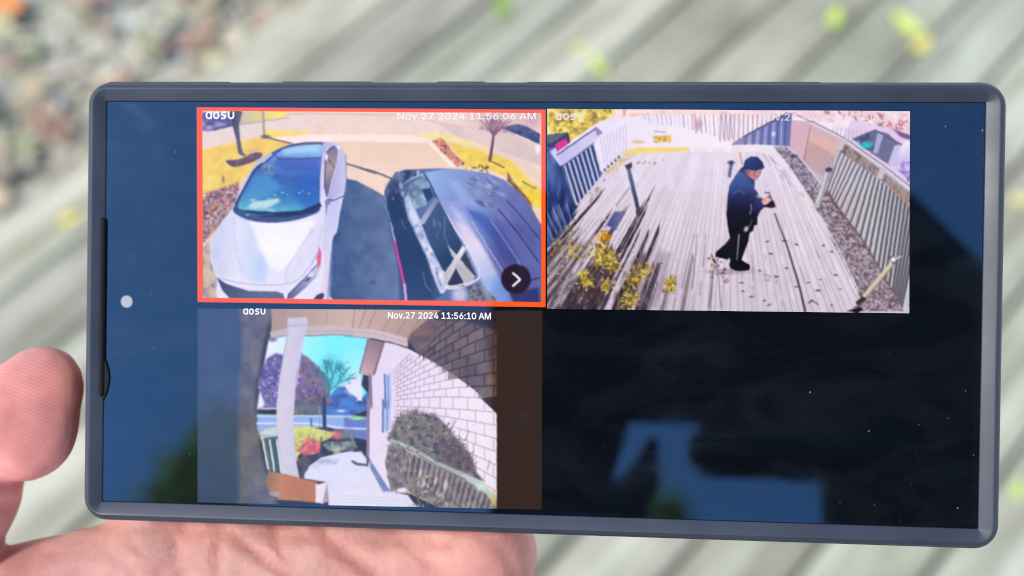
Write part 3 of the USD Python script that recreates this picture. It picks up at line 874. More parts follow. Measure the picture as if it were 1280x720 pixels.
gl2 = A(575, 380, 640, 338, 720, 318, 830, 308, 900, 312, 896, 400, 880, 520, 872, 715, 850, 760, 700, 800, 520, 806, 380, 790, 318, 745, 352, 650, 438, 500, 500, 455)
v1.poly(gl2, v1.grad(A(760, 300), (168, 204, 242), A(700, 800), (104, 150, 220), (60, 96, 172), (58, 120, 184), (104, 182, 206)), blur=1.5, curve=True)
v1.poly(A(600, 395, 700, 405, 890, 400, 880, 500, 640, 490, 560, 440), (66, 88, 178), a=.75, blur=3.5)
v1.poly(A(620, 340, 740, 330, 860, 320, 880, 360, 740, 365, 640, 380), (176, 216, 246), a=.7, blur=3)
v1.poly(A(720, 520, 880, 480, 872, 715, 800, 770, 700, 650), (44, 92, 186), a=.6, blur=5)
v1.poly(A(360, 660, 430, 520, 520, 500, 620, 600, 500, 700, 380, 740), (90, 160, 214), a=.6, blur=5)
v1.poly(A(380, 745, 420, 705, 520, 690, 600, 680, 610, 700, 560, 730, 470, 765), (196, 226, 226), a=.9, blur=2.2)
v1.flecks(A(330, 700, 640, 640, 700, 760, 380, 800), 16, [(176, 216, 226), (60, 120, 190), (120, 190, 220)], (1, 3.4), .6, 2.5, -.2)
v1.flecks(A(580, 640, 820, 620, 820, 670, 600, 690), 5, [(190, 220, 250)], (0.7, 1.2))
v1.poly(A(480, 440, 560, 430, 590, 470, 560, 520, 500, 510), v1.mottle([(70, 96, 150), (150, 170, 200)], 3, 16), a=.8, blur=2)
v1.line(A(555, 365, 600, 406, 720, 408, 890, 402), 1.5, (56, 64, 118), .85)
v1.line(A(560, 366, 650, 325, 790, 297, 915, 300), 1.8, (68, 74, 118), curve=True)
v1.line(A(300, 720, 345, 640, 430, 490, 490, 440), 2.2, (48, 58, 112), .9, curve=True)
v1.poly(C_(275, 55, 340, 66, 520, 78, 700, 68, 820, 18, 834, 40, 785, 80, 610, 112, 450, 108, 330, 84), (32, 44, 86), blur=1.2, curve=False)
v1.line(C_(300, 72, 440, 98, 520, 92), 1, (110, 130, 175), .8)
v1.spot(*C_(505, 62)[0], 6, 1.4, (150, 200, 225), .9, .1)
v1.line(A(912, 305, 905, 400, 893, 520, 890, 700), 2.4, (210, 206, 238), .9)
v1.poly(A(918, 610, 925, 400, 948, 345, 982, 322, 1006, 340, 1002, 430, 965, 560, 938, 670), v1.grad(A(920, 340), (120, 112, 140), A(990, 600), (176, 154, 148), (110, 104, 130)), blur=1.1, curve=True)
v1.line(A(918, 610, 925, 400, 948, 345, 982, 322), 1.4, (66, 62, 98), curve=True)
v1.line(A(930, 390, 985, 470), 1.2, (70, 66, 100), .8)
v1.spot(*A(930, 395)[0], 1.8, 4.2, (244, 240, 250))
v1.poly(A(960, 600, 1000, 460, 1040, 380, 1064, 420, 1062, 640, 960, 690, 935, 690), v1.grad(A(960, 0), (170, 162, 214), A(1060, 0), (204, 196, 232)), a=.8, blur=2)
v1.line(A(938, 690, 985, 692, 1048, 665), 1.6, (84, 80, 132))
v1.line(A(1064, 380, 1068, 560, 1050, 690), 1.1, (120, 112, 160), .8)
v1.poly(C_(855, 0, 905, 0, 870, 40, 862, 90), (92, 92, 140), a=.7, blur=1.5)
# blue grey estate car
car2 = [(480.5, 250), (481, 237.5), (487.5, 226), (494, 217), (506, 212), (530, 211), (555, 210.5), (581, 212.5), (609, 216.5), (630, 225), (649, 242), (665, 261), (674, 277), (690, 300), (690, 390), (556, 390), (533.6, 366.7), (514, 347), (498.6, 318), (488, 284)]
v1.poly(car2, v1.grad((500, 300), (72, 94, 140), (680, 260), (116, 128, 186), (96, 108, 170)), name='pictured_car|dark blue estate car beside the white one', blur=1.2)
v1.poly(B(165, 640, 190, 560, 240, 480, 320, 465, 420, 478, 330, 530, 280, 580, 330, 720, 180, 720), v1.mottle([(48, 60, 96), (76, 88, 128), (120, 132, 172)], 6, 21), blur=1.3)
v1.flecks(B(170, 640, 240, 480, 400, 480, 300, 560, 320, 720, 190, 720), 26, [(200, 205, 232), (36, 44, 76), (120, 140, 180)], (0.7, 2.2), .8, 2.5)
v1.poly(B(425, 484, 560, 462, 720, 472, 860, 492, 970, 545, 1090, 650, 1150, 720, 560, 720, 500, 610), v1.grad(B(480, 480), (148, 178, 226), B(1000, 700), (124, 140, 196), (108, 118, 184)), blur=1.2)
v1.flecks(B(700, 480, 900, 500, 960, 640, 740, 640), 26, [(176, 178, 204), (96, 98, 140), (150, 165, 210)], (1.0, 3.6), .6, 3, .5)
v1.poly(D(500, 10, 640, 10, 820, 20, 980, 40, 1150, 200, 1160, 680, 870, 660, 790, 520, 700, 320, 620, 190), v1.grad(D(560, 100), (150, 160, 216), D(1100, 420), (120, 136, 200), (98, 108, 178), (112, 122, 188)), blur=1.4)
v1.poly(D(600, 130, 690, 170, 790, 300, 850, 420, 900, 520, 880, 640, 830, 600, 760, 470, 690, 300), v1.grad(D(620, 150), (216, 204, 232), D(860, 600), (228, 214, 236), (150, 176, 230)), a=.95, blur=3.5)
v1.poly(D(690, 60, 800, 90, 900, 200, 1010, 370, 1000, 420, 930, 400, 850, 250, 740, 130), v1.grad(D(740, 80), (84, 112, 190), D(980, 400), (84, 96, 170)), a=.9, blur=2.5)
v1.poly(D(860, 60, 930, 60, 1140, 380, 1130, 440, 1050, 400, 900, 160), (120, 128, 196), a=.8, blur=2)
v1.poly(D(770, 540, 830, 610, 890, 660, 980, 660, 960, 560, 860, 480), (126, 160, 226), a=.9, blur=2.5)
v1.poly(D(960, 600, 1150, 560, 1160, 690, 1000, 680), (56, 62, 120), a=.8, blur=2.5)
v1.line(D(720, 140, 800, 270, 920, 460), 1.4, (214, 208, 236), .8)
v1.line(D(840, 130, 930, 260, 1035, 420), 1.1, (208, 206, 240), .8)
v1.line(D(890, 60, 1010, 205, 1145, 395), 1.6, (56, 60, 120), .9)
v1.line(D(945, 5, 1050, 120, 1150, 245), 1.4, (62, 66, 122), .9)
v1.spot(*D(790, 25)[0], 9, 3, (60, 62, 100), .7, .3)
v1.poly(B(330, 565, 432, 498, 490, 600, 440, 700, 360, 730, 300, 690), v1.mottle([(96, 128, 156), (136, 166, 188), (170, 196, 210)], 7, 22), blur=1.1)
v1.spot(*B(365, 620)[0], 7, 9, (84, 100, 132), .8)
v1.spot(*B(372, 630)[0], 4, 6, (150, 172, 190), .8)
v1.poly(B(412, 598, 468, 586, 490, 640, 450, 682), (40, 58, 94), blur=.9)
v1.line(B(290, 560, 350, 520, 430, 490), 1.5, (206, 210, 232))
v1.line(B(424, 485, 460, 540, 490, 610, 540, 720), 1.6, (46, 52, 92))
v1.spot(*B(268, 520)[0], 4.2, 5.5, (170, 176, 206), .9)
v1.spot(*B(275, 570)[0], 2.2, 4, (235, 235, 248), .9)
v1.spot(*B(325, 690)[0], 3, 8, (214, 212, 232), .8, -.3)
v1.poly(D(160, 0, 260, 0, 300, 100, 420, 300, 540, 600, 480, 640, 330, 500, 240, 340, 190, 150), v1.mottle([(44, 70, 104), (60, 86, 122)], 9, 23), blur=1.3)
v1.poly(D(270, 20, 340, 20, 420, 200, 500, 380, 570, 550, 530, 600, 440, 440, 350, 210), v1.grad(D(300, 20), (150, 170, 206), D(540, 580), (226, 222, 240), (190, 190, 224)), blur=1.4)
v1.poly(D(395, 160, 500, 12, 570, 130, 660, 290, 620, 370, 545, 470, 515, 460, 430, 250), v1.grad(D(420, 150), (36, 58, 88), D(600, 400), (58, 88, 118)), blur=1)
v1.spot(*D(495, 165)[0], 3, 8, (120, 150, 176), .7, .3)
v1.line(D(550, 110, 545, 210, 570, 320), 1.3, (110, 138, 164), .8)
v1.poly(D(575, 545, 620, 430, 665, 310, 745, 480, 742, 515, 650, 548), (48, 56, 70), blur=1)
v1.poly(D(660, 310, 690, 300, 560, 540, 520, 470), (206, 202, 206), blur=1.1)
v1.poly(D(560, 300, 590, 330, 740, 490, 725, 535, 660, 548, 600, 400), (184, 180, 186), blur=1.1)
v1.line(D(500, 8, 590, 150, 680, 285, 745, 410, 768, 470, 752, 512, 640, 560, 565, 568), 2.6, (232, 224, 234), curve=True, blur=1)
v1.line(D(405, 150, 500, 8), 2.2, (120, 128, 168))
v1.line(D(420, 380, 460, 500, 530, 600, 560, 560), 1.6, (214, 210, 238))
v1.line(D(405, 480, 415, 540, 460, 600), 1.2, (186, 196, 224), .8)
v1.spot(*D(285, 165)[0], 2, 6, (170, 190, 214), .7, -.3)
v1.spot(*D(640, 610)[0], 9, 10, (206, 204, 224), .9)
v1.poly(D(690, 560, 780, 530, 860, 620, 880, 660, 700, 660), v1.mottle([(72, 66, 72), (150, 140, 150)], 4, 24), a=.9, blur=1.6)
N_, O_ = crop(470, 200, 4.0), crop(560, 200, 4.0)
v1.poly(N_(75, 320, 130, 300, 160, 290, 250, 480, 312, 640, 280, 700, 160, 700, 120, 480), v1.grad(N_(110, 320), (66, 88, 130), N_(220, 660), (52, 82, 124), (72, 98, 140)), blur=2)
v1.line(N_(46, 180, 52, 240, 74, 310), 1.4, (150, 166, 206), .8); v1.line(N_(62, 130, 56, 170), 1.6, (160, 172, 206), .8)
v1.poly(N_(110, 160, 140, 190, 160, 250, 150, 300, 120, 300, 96, 220), (58, 78, 116), a=.8, blur=2)
v1.line(N_(128, 300, 138, 330, 150, 345), 1.2, (166, 186, 214), .7)
v1.poly(N_(138, 196, 162, 184, 190, 250, 226, 316, 272, 425, 336, 560, 360, 622, 318, 606, 256, 486, 206, 380, 160, 292), v1.mottle([(150, 162, 204), (206, 208, 234), (234, 230, 244)], 6, 41), blur=1.3)
v1.poly(N_(214, 312, 296, 186, 318, 200, 242, 322), v1.grad(N_(216, 310), (176, 182, 214), N_(306, 190), (118, 128, 172)), blur=1)
v1.poly(N_(240, 322, 316, 204, 362, 290, 432, 432, 400, 490, 345, 562, 300, 480, 256, 392), v1.grad(N_(260, 320), (62, 84, 120), N_(390, 480), (50, 74, 110), (36, 54, 84)), blur=1)
v1.flecks(N_(270, 280, 330, 280, 330, 380, 290, 380), 9, [(126, 150, 184), (96, 118, 156)], (1, 3), .6, 3, 1.2)
v1.line(N_(345, 290, 342, 380, 372, 452), 1.4, (112, 136, 170), .7, blur=1)
v1.poly(N_(358, 425, 384, 452, 440, 516, 440, 540, 410, 520, 380, 480), (196, 192, 204), blur=1)
v1.poly(N_(432, 428, 446, 440, 352, 606, 334, 580), v1.grad(N_(436, 440), (236, 228, 234), N_(345, 590), (190, 182, 190)), blur=1)
v1.poly(N_(360, 618, 400, 545, 440, 615, 440, 630, 372, 634), (46, 44, 54), blur=1)
v1.line(N_(234, 560, 250, 630, 275, 655), 1.2, (190, 200, 226), .8); v1.line(N_(272, 530, 300, 612, 324, 664, 352, 636), 1.7, (224, 220, 242), .95)
v1.line(N_(300, 560, 326, 628), 1.2, (92, 96, 140), .8)
v1.line(N_(350, 632, 400, 630, 445, 618), 2.4, (232, 226, 238), .95)
v1.spot(*N_(192, 165)[0], 5.5, 6.5, (78, 96, 124), .75, soft=.3); v1.spot(*N_(194, 166)[0], 3.4, 4.2, (136, 160, 182), .8, soft=.4)
v1.spot(*N_(122, 128)[0], 2.6, 3.4, (224, 230, 246), .9); v1.spot(*N_(132, 168)[0], 2.4, 3.6, (190, 206, 232), .9); v1.spot(*N_(112, 80)[0], 4, 3, (170, 176, 206), .8)
v1.poly(O_(0, 100, 60, 110, 150, 230, 60, 210), (176, 190, 232), a=.5, blur=5)
v1.poly(O_(20, 240, 70, 270, 110, 330, 200, 480, 250, 560, 200, 690, 150, 560, 80, 400), v1.grad(O_(60, 260), (214, 206, 234), O_(200, 600), (230, 214, 234), (170, 190, 236)), a=.75, blur=6)
v1.flecks(O_(110, 80, 220, 90, 260, 200, 190, 240, 100, 180), 30, [(150, 152, 180), (100, 108, 156), (186, 190, 220)], (1, 3.2), .5, 3.5, .6)
v1.poly(np.vstack([N_(48, 130, 100, 70, 200, 60, 130, 140, 150, 260, 250, 480, 300, 640, 280, 700, 150, 700, 90, 400)]), (.62, .66, .74), mult=True, blur=4)
v1.poly(D(690, 60, 1150, 200, 1160, 680, 960, 680, 900, 420, 780, 180), (.84, .86, .92), mult=True, blur=8)
v1.line(D(198, 150, 212, 210, 226, 272), 1.4, (206, 200, 226), w2=1.8)
v1.line(D(226, 270, 250, 390, 284, 540), 2.4, (226, 62, 148), w2=3.2)
v1.line(D(286, 545, 296, 650), 3.2, (214, 170, 232))
v1.line(D(1085, 520, 1150, 500), 1.2, (40, 40, 60))
v1.spot(*D(1002, 508)[0], 18.6, 18.6, (40, 36, 62), .93, soft=.06, name='arrow_button|round dark button with a white arrow')
v1.line(D(985, 472, 1029, 512, 985, 552), 2.7, (255, 255, 255), blur=.5)
r1 = v1.build(phone, 'orange framed camera picture of two parked cars', veil=VEIL)

fo = np.array([(246, 134), (682, 137), (682, 384), (247, 377.5)], float)
fi = np.array([(253, 138.6), (676.6, 141.4), (676.6, 377.6), (254, 372)], float)
qo, qi = P(fo[:, 0], fo[:, 1])[:, :2], P(fi[:, 0], fi[:, 1])[:, :2]
fr = trimesh.creation.extrude_polygon(Polygon(qo, [qi]), 0.00003); fr.apply_translation([0, 0, ZG + 0.00002])
put('highlight_frame', fr, ORANGE, r1)
logo(256.5, 139.3, 293.5, 149, WHITE_TEXT, r1)
lettering('Nov.27 2024 11:56:06 AM', 497, 141.2, 669.5, 149.2, WHITE_TEXT, r1, bold=False)

# ---- second picture: a man on a deck
v2 = Pic([(684, 136), (1137.5, 139), (1136.5, 391.5), (684, 386)], 0.85, 2)
deckc = v2.grad((900, 180), (242, 228, 238), (880, 390), (226, 212, 232), (206, 194, 214))
nz = v2.noise(9, 1, 3, 1.6, .5)
v2.poly(S(600, 100, 1200, 100, 1200, 420, 600, 420), lambda x, y: deckc(x, y) + (nz(x, y) - .5)[..., None] * 26)
# boards of the deck running away towards the far fence
vp = np.array([914, 56.0])
k = 0
xb = 560.0
while xb < 1200:
    wdt = v2.rng.uniform(7.5, 10.5)
    p0, p1 = np.array([xb, 392]), np.array([xb + wdt, 392])
    top = 190
    q0, q1 = vp + (p0 - vp) * (top - vp[1]) / (392 - vp[1]), vp + (p1 - vp) * (top - vp[1]) / (392 - vp[1])
    tone = v2.rng.uniform(-16, 12)
    v2.poly([p0, p1, q1, q0], (226 + tone, 213 + tone, 230 + tone), a=.4, blur=.8)
    mid = (p0 + q0 * 1.4) / 2.4
    dark = float(np.clip((900 - xb) / 330, 0, 1))
    v2.line([p0, mid], 1.3, (120 - 20 * dark, 106 - 20 * dark, 132 - 10 * dark), .35 + .45 * dark, blur=.6, w2=.7)
    v2.line([mid, q0], .8, (176, 160, 182), .45, blur=.7, w2=.4)
    xb += wdt
xb = 600.0
while xb < 960:
    wdt = v2.rng.uniform(3.5, 10)
    t1 = v2.rng.uniform(.14, .36) * (1.35 if xb < 790 else .7)
    p0, p1 = np.array([xb, 392]), np.array([xb + wdt, 392])
    q0, q1 = p0 + (vp - p0) * t1, p1 + (vp - p1) * t1
    near = 1.0 if xb < 800 else .5
    if v2.rng.random() < (.72 if xb < 780 else .3):
        v2.poly([p0, p1, (p1 * .1 + q1 * .9), (q0 * .7 + q1 * .3)], v2.mottle([(34, 28, 48), (62, 54, 72), (104, 92, 106)], 5, int(xb), sx=1.5, sy=.4), a=.95 * near, blur=.9)
    elif v2.rng.random() < .5:
        v2.poly([p0, p1, q1, q0], (206, 194, 212), a=.6, blur=.9)
    xb += wdt
# worn and shaded boards lower left
ll = G(20, 690, 20, 300, 110, 190, 420, 90, 560, 80, 700, 150, 830, 300, 820, 420, 760, 690)
for _ in range(300):
    x = 690 + 180 * v2.rng.random() ** 1.3; y = v2.rng.uniform(285, 388)
    d = (np.array([x, y]) - vp) / np.linalg.norm(np.array([x, y]) - vp)
    L = v2.rng.uniform(6, 26)
    k = np.clip((y - 285) / 90, .1, 1) * np.clip((850 - x) / 120, .1, 1)
    v2.line([(x, y), (x, y) + d * L], v2.rng.uniform(1.5, 5), (64, 56, 76), v2.rng.uniform(.3, .95) * k, blur=.9, w2=1.0)
for _ in range(110):
    x = v2.rng.uniform(690, 1090); y = v2.rng.uniform(290, 388)
    d = (np.array([x, y]) - vp) / np.linalg.norm(np.array([x, y]) - vp)
    L = v2.rng.uniform(5, 22)
    v2.line([(x, y), (x, y) + d * L], v2.rng.uniform(1, 3), (240, 230, 244) if v2.rng.random() < .6 else (140, 124, 146), v2.rng.uniform(.2, .6), blur=.8)
v2.poly(G(20, 690, 20, 330, 160, 250, 300, 250, 200, 430, 120, 690), (120, 108, 118), a=.4, blur=5)
v2.poly(G(130, 690, 330, 380, 480, 440, 400, 690), (70, 62, 78), a=.45, blur=6)
v2.poly(G(540, 690, 760, 300, 850, 330, 760, 690), (110, 98, 122), a=.35, blur=6)
v2.line(H(358, 62, 440, 280, 520, 540, 555, 700), 1.6, (66, 54, 80), .9, w2=3.0)
for a_ in ((920, 560, 1000, 200), (990, 560, 1020, 200), (1060, 420, 1080, 200), (1180, 690, 1150, 300)):
    v2.line(G(*a_), 1.6, (96, 80, 106), .6, w2=.8)
for x, y in ((330, 325), (415, 242), (730, 312), (655, 495), (785, 555), (590, 640), (370, 475), (140, 515), (150, 570), (755, 465), (500, 540), (730, 660), (640, 735 / 1.3), (310, 245), (575, 515), (600, 630), (320, 660), (290, 632), (205, 605), (435, 420), (260, 435), (430, 240), (500, 265), (675, 270)):
    v2.spot(*H(x, y)[0], v2.rng.uniform(1.4, 3.4), v2.rng.uniform(.7, 1.3), (78, 66, 92), .85, v2.rng.normal() * .3)
v2.line(H(575, 650, 600, 630, 640, 655), 1, (70, 60, 80)); v2.line(H(285, 460, 330, 470, 320, 500, 290, 495), .8, (140, 120, 130))
# far side
v2.poly(E(20, 20, 570, 20, 545, 90, 385, 115, 200, 245, 170, 260, 20, 260), v2.mottle([(150, 124, 50), (214, 182, 62), (240, 214, 96), (250, 236, 160)], 6, 3, lo=.25, hi=.72), blur=1.5)
v2.flecks(E(30, 30, 540, 30, 380, 120, 210, 220, 60, 190), 50, [(130, 100, 30), (250, 236, 130), (210, 170, 40)], (0.8, 2.6), .7)
v2.poly(E(545, 20, 1300, 10, 1300, 90, 700, 80, 400, 130), v2.mottle([(246, 210, 208), (250, 228, 228), (240, 200, 180)], 9, 4), blur=2)
v2.poly(F_(0, 10, 700, 30, 1260, 40, 1260, 230, 900, 140, 600, 110, 400, 75, 0, 80), v2.mottle([(232, 190, 196), (246, 216, 220), (252, 236, 240)], 8, 5), blur=2)
v2.line(E(553, 20, 556, 75), 2.2, (176, 130, 150), .8)
v2.flecks(F_(640, 40, 1000, 40, 1240, 120, 1240, 230, 1100, 160, 800, 90), 46, [(176, 96, 110), (206, 140, 150), (110, 80, 130)], (0.9, 3), .6, 3)
far = E(380, 125, 700, 78, 1300, 70, 1300, 300, 900, 300, 560, 325, 400, 480, 360, 260)
v2.poly(far, v2.grad(E(400, 200), (236, 226, 246), E(1200, 200), (250, 236, 244)), blur=1.2)
for i, x in enumerate(np.arange(692, 1300, 30)):
    y1 = 110 + (x - 692) * .22 + v2.rng.uniform(-10, 10)
    v2.line(E(x, 74, x + 10, min(y1, 245)), 1.3, (150, 128, 160) if x > 950 else (180, 164, 190), .75 if v2.rng.random() < .8 else .3, blur=.7)
v2.line(E(1040, 70, 1055, 200), 2, (206, 150, 150), .8); v2.spot(*E(1070, 140)[0], 4, 7, (180, 130, 150), .6)
for x in range(5, 420, 30):
    v2.line(F_(x, 70, x - 4, 240 - max(0, x - 160) * .2), 1.5, (150, 118, 140) if x % 60 else (196, 140, 130), .7, blur=.7)
v2.poly(E(550, 325, 650, 300, 1010, 300, 1000, 325, 640, 345, 560, 350), (246, 216, 116), blur=2)
v2.poly(E(755, 225, 880, 215, 880, 262, 765, 268), v2.mottle([(190, 150, 50), (244, 212, 100)], 3, 6), blur=2)
v2.line(E(765, 190, 840, 195), 1, (90, 80, 100), .6); v2.spot(*E(650, 262)[0], 8, 2.2, (214, 176, 110), .7)
v2.poly(E(420, 480, 560, 350, 640, 345, 560, 400, 450, 500), v2.mottle([(214, 170, 90), (232, 210, 190)], 4, 7), a=.8, blur=2)
v2.flecks(E(420, 480, 560, 400, 900, 370, 860, 400, 520, 460), 10, [(200, 160, 80), (120, 95, 100)], (0.7, 1.8), .7)
# shed and near fence, left
v2.poly(E(20, 215, 168, 196, 180, 265, 90, 330, 20, 330), (52, 54, 82), blur=1)
v2.poly(E(20, 215, 160, 205, 50, 275, 20, 270), (92, 100, 112), blur=1)
v2.poly(E(70, 285, 150, 235, 168, 275, 92, 325), (216, 30, 138), blur=.9)
for x in (98, 122, 148):
    v2.line(E(x, 262, x + 8, 305), 1.0, (250, 120, 190), .7)
v2.poly(np.vstack([E(20, 300, 70, 300, 110, 380, 220, 700), G(230, 10, 130, 190, 20, 300)]), v2.mottle([(32, 52, 104), (56, 80, 138), (96, 110, 168)], 9, 8, sx=1.6, sy=.5), blur=1.4)
for a_ in ((20, 60, 90, 200), (60, 30, 120, 180), (100, 10, 150, 150), (20, 140, 60, 240), (150, 0, 180, 100)):
    v2.line(G(*a_), 1.6, (170, 176, 216), .55, blur=.8)
    v2.line(G(a_[0] + 16, a_[1], a_[2] + 16, a_[3]), 1.6, (24, 32, 74), .6, blur=.8)
v2.poly(E(40, 330, 80, 300, 130, 420, 110, 430), (206, 206, 236), blur=1)
v2.poly(E(125, 430, 345, 275, 395, 500, 225, 700), (52, 62, 108), blur=.9)
for i in range(8):
    x0, x1 = 132 + i * 29, 215 + i * 26
    y0, y1 = 430 - i * 21, 695 - i * 27
    v2.line(E(x0 + 12, y0, x1 + 12, y1), 2.4, (206, 208, 238), .95, blur=.6)
v2.poly(E(345, 255, 400, 205, 620, 100, 600, 300, 520, 345, 400, 470), (238, 228, 246), blur=1.1)
for i in range(9):
    v2.line(E(390 + i * 22, 235 - i * 12, 425 + i * 18, 430 - i * 13), .9, (180, 164, 200), .7, blur=.6)
for i in range(6):
    v2.spot(*E(395 + i * 25, 478 - i * 22)[0], 1.6, 2, (80, 70, 100), .8)
v2.poly(E(88, 352, 360, 164, 408, 200, 345, 262, 130, 432), v2.grad(E(100, 350), (196, 190, 232), E(380, 200), (216, 208, 240)), blur=.9)
v2.line(E(92, 350, 362, 166), 1.6, (76, 70, 122)); v2.line(E(130, 430, 345, 268), 1.2, (84, 84, 140), .8)
v2.poly(E(352, 180, 378, 168, 408, 202, 368, 222), (150, 134, 184), blur=.8)
v2.flecks(E(225, 690, 400, 520, 470, 520, 300, 720), 22, [(206, 196, 120), (150, 130, 150), (240, 230, 240)], (0.9, 2.2), .7, 2.4, 2.3)
# right: neighbour's shed, fence, gravel
v2.poly(F_(860, 100, 1250, 200, 1250, 560, 1060, 400, 800, 215), (226, 204, 232), blur=1.5)
for i in range(9):
    v2.line(F_(740 + i * 26, 150 + i * 4, 735 + i * 26, 190 + i * 10), 1.2, (190, 160, 186), .8)
v2.poly(F_(865, 225, 1010, 168, 1100, 195, 1180, 265, 1115, 405, 1000, 330), (112, 110, 142), blur=1)
v2.poly(F_(870, 230, 1005, 172, 1005, 300, 960, 300), v2.mottle([(66, 70, 100), (120, 116, 150)], 5, 9), blur=1)
v2.poly(F_(1030, 190, 1070, 195, 1030, 320, 1000, 320), (176, 170, 206), blur=1)
v2.poly(F_(1140, 270, 1190, 265, 1130, 400, 1095, 395), (200, 196, 226), blur=1)
v2.line(F_(1010, 170, 1185, 265), 1.5, (90, 84, 120))
v2.spot(*F_(958, 270)[0], 6.5, 4.2, (42, 196, 196), .95); v2.spot(*F_(900, 265)[0], 2, 5, (170, 210, 225), .8)
v2.poly(F_(1195, 260, 1250, 215, 1250, 520, 1130, 400), v2.grad(F_(1200, 250), (244, 234, 250), F_(1200, 480), (176, 150, 214)), blur=1.5)
v2.flecks(F_(1130, 400, 1250, 370, 1250, 520), 20, [(130, 100, 180), (220, 200, 240)], (1, 3), .6)
v2.poly(F_(1130, 165, 1250, 205, 1250, 240, 1180, 215), (96, 66, 126), a=.85, blur=2)
body = np.vstack([F_(455, 105, 600, 112, 800, 225, 1060, 410, 1260, 580), H(1260, 690), H(1160, 640, 1030, 430, 910, 190, 770, 10), F_(660, 520, 530, 360, 440, 280)])
v2.poly(body, v2.grad(F_(500, 150), (216, 176, 190), F_(1200, 620), (196, 180, 184), (176, 184, 196)), name='pictured_fence|slatted wooden fence', blur=1)
v2.poly(F_(560, 180, 800, 250, 740, 330, 640, 440, 540, 365), (226, 178, 168), a=.8, blur=4)
for i in range(14):
    t = i / 13
    x, y = 575 + 165 * t, 240 + 90 * t
    v2.line(F_(x, y, x - 28 + 14 * t, y + 140 + 40 * t), 1.1, (140, 116, 136), .65, blur=.7)
for i in range(22):
    t = i / 21
    a_ = F_(790 + 520 * t, 310 + 400 * t)[0]
    b_ = np.vstack([F_(700, 560), H(760, 10), H(905, 190), H(1030, 400), H(1130, 580), H(1190, 690)])
    s_ = t * 4.9
    q = b_[min(int(s_), 4)] * (1 - s_ % 1) + b_[min(int(s_), 4) + 1] * (s_ % 1)
    w_ = 1.5 + 2.2 * t
    v2.line([a_, q], w_, (84, 80, 100), .85, blur=.6)
    v2.line([a_ + [w_ + 1.2, 0], q + [w_ + 1.2, 0]], w_ * 1.2, (206, 208, 214), .7, blur=.7)
v2.poly(F_(800, 245, 1060, 440, 1260, 600, 1260, 700, 1080, 520, 790, 315), v2.mottle([(104, 92, 92), (150, 132, 128), (176, 150, 140)], 5, 11, sx=2), blur=1.2)
for i in range(16):
    v2.line(F_(1080 + i * 14, 470 + i * 11, 1072 + i * 14, 505 + i * 13), .9, (190, 176, 180), .6)
v2.line(F_(590, 118, 800, 226, 1062, 412, 1250, 560), 3.2, (224, 212, 222), blur=.9)
v2.line(F_(600, 112, 805, 218, 1070, 404, 1250, 545), 1.1, (92, 84, 108), .9)
for x, y in ((790, 215), (1050, 410)):
    v2.poly(F_(x, y, x + 38, y + 16, x + 10, y + 85, x - 30, y + 70), (206, 190, 200), blur=.9)
v2.line(F_(590, 150, 550, 360), 1.2, (130, 100, 120), .7)
v2.poly(F_(70, 268, 160, 212, 400, 75, 470, 62, 455, 280, 370, 272, 240, 262), v2.grad(F_(100, 260), (146, 140, 186), F_(440, 100), (104, 112, 172)), blur=1)
for i in range(11):
    x = 170 + i * 26
    v2.line(F_(x, 215 - i * 13, x - 6, 265), 1.4, (206, 208, 236) if i % 2 else (66, 66, 112), .75, blur=.6)
v2.line(F_(150, 215, 430, 66), 1.5, (62, 56, 84)); v2.line(F_(80, 262, 160, 210), 1.2, (150, 120, 130)); v2.spot(*F_(350, 195)[0], 2.4, 3, (214, 232, 250), .9)
v2.line(F_(430, 60, 480, 62, 600, 118), 1.2, (110, 80, 100), .8)
v2.poly(np.vstack([F_(350, 280, 440, 280, 530, 360, 655, 520, 705, 560), H(770, 10, 905, 195, 1035, 410, 1140, 590, 1200, 700, 830, 700, 930, 640, 850, 470, 640, 60), F_(610, 650, 470, 430)]), v2.mottle([(96, 82, 102), (146, 132, 150), (190, 176, 190)], 2.6, 12), blur=1.3)
v2.flecks(np.vstack([F_(500, 420, 650, 540), H(780, 60, 1100, 560, 1180, 690, 950, 690, 660, 60)]), 150, [(206, 194, 206), (84, 72, 92), (150, 130, 140)], (0.5, 1.2), .7, 1.6)
v2.line(np.vstack([F_(440, 282, 540, 370, 655, 518)]), 1.8, (226, 212, 222), .9)
v2.line(np.vstack([F_(700, 570), H(760, 15, 905, 195, 1035, 410, 1130, 580)]), 2.2, (112, 84, 88), .8)
v2.line(F_(475, 340, 455, 440), 2.4, (110, 100, 130), .8); v2.spot(*F_(480, 340)[0], 5, 2, (60, 54, 72), .9)
v2.poly(F_(240, 285, 350, 280, 470, 430, 610, 650, 580, 680, 400, 430), (236, 222, 234), a=.8, blur=1.6)
for i in range(26):
    t = v2.rng.random()
    x, y = 300 + 260 * t + v2.rng.normal() * 22, 320 + 330 * t
    v2.line(F_(x, y, x + 18, y + 26), 1.0, (160, 138, 166), .6)
v2.line(np.vstack([H(630, 62, 760, 260, 900, 560)]), 1.6, (240, 232, 246), .9)
v2.line(H(645, 66, 700, 150), 2, (226, 228, 244), .9)
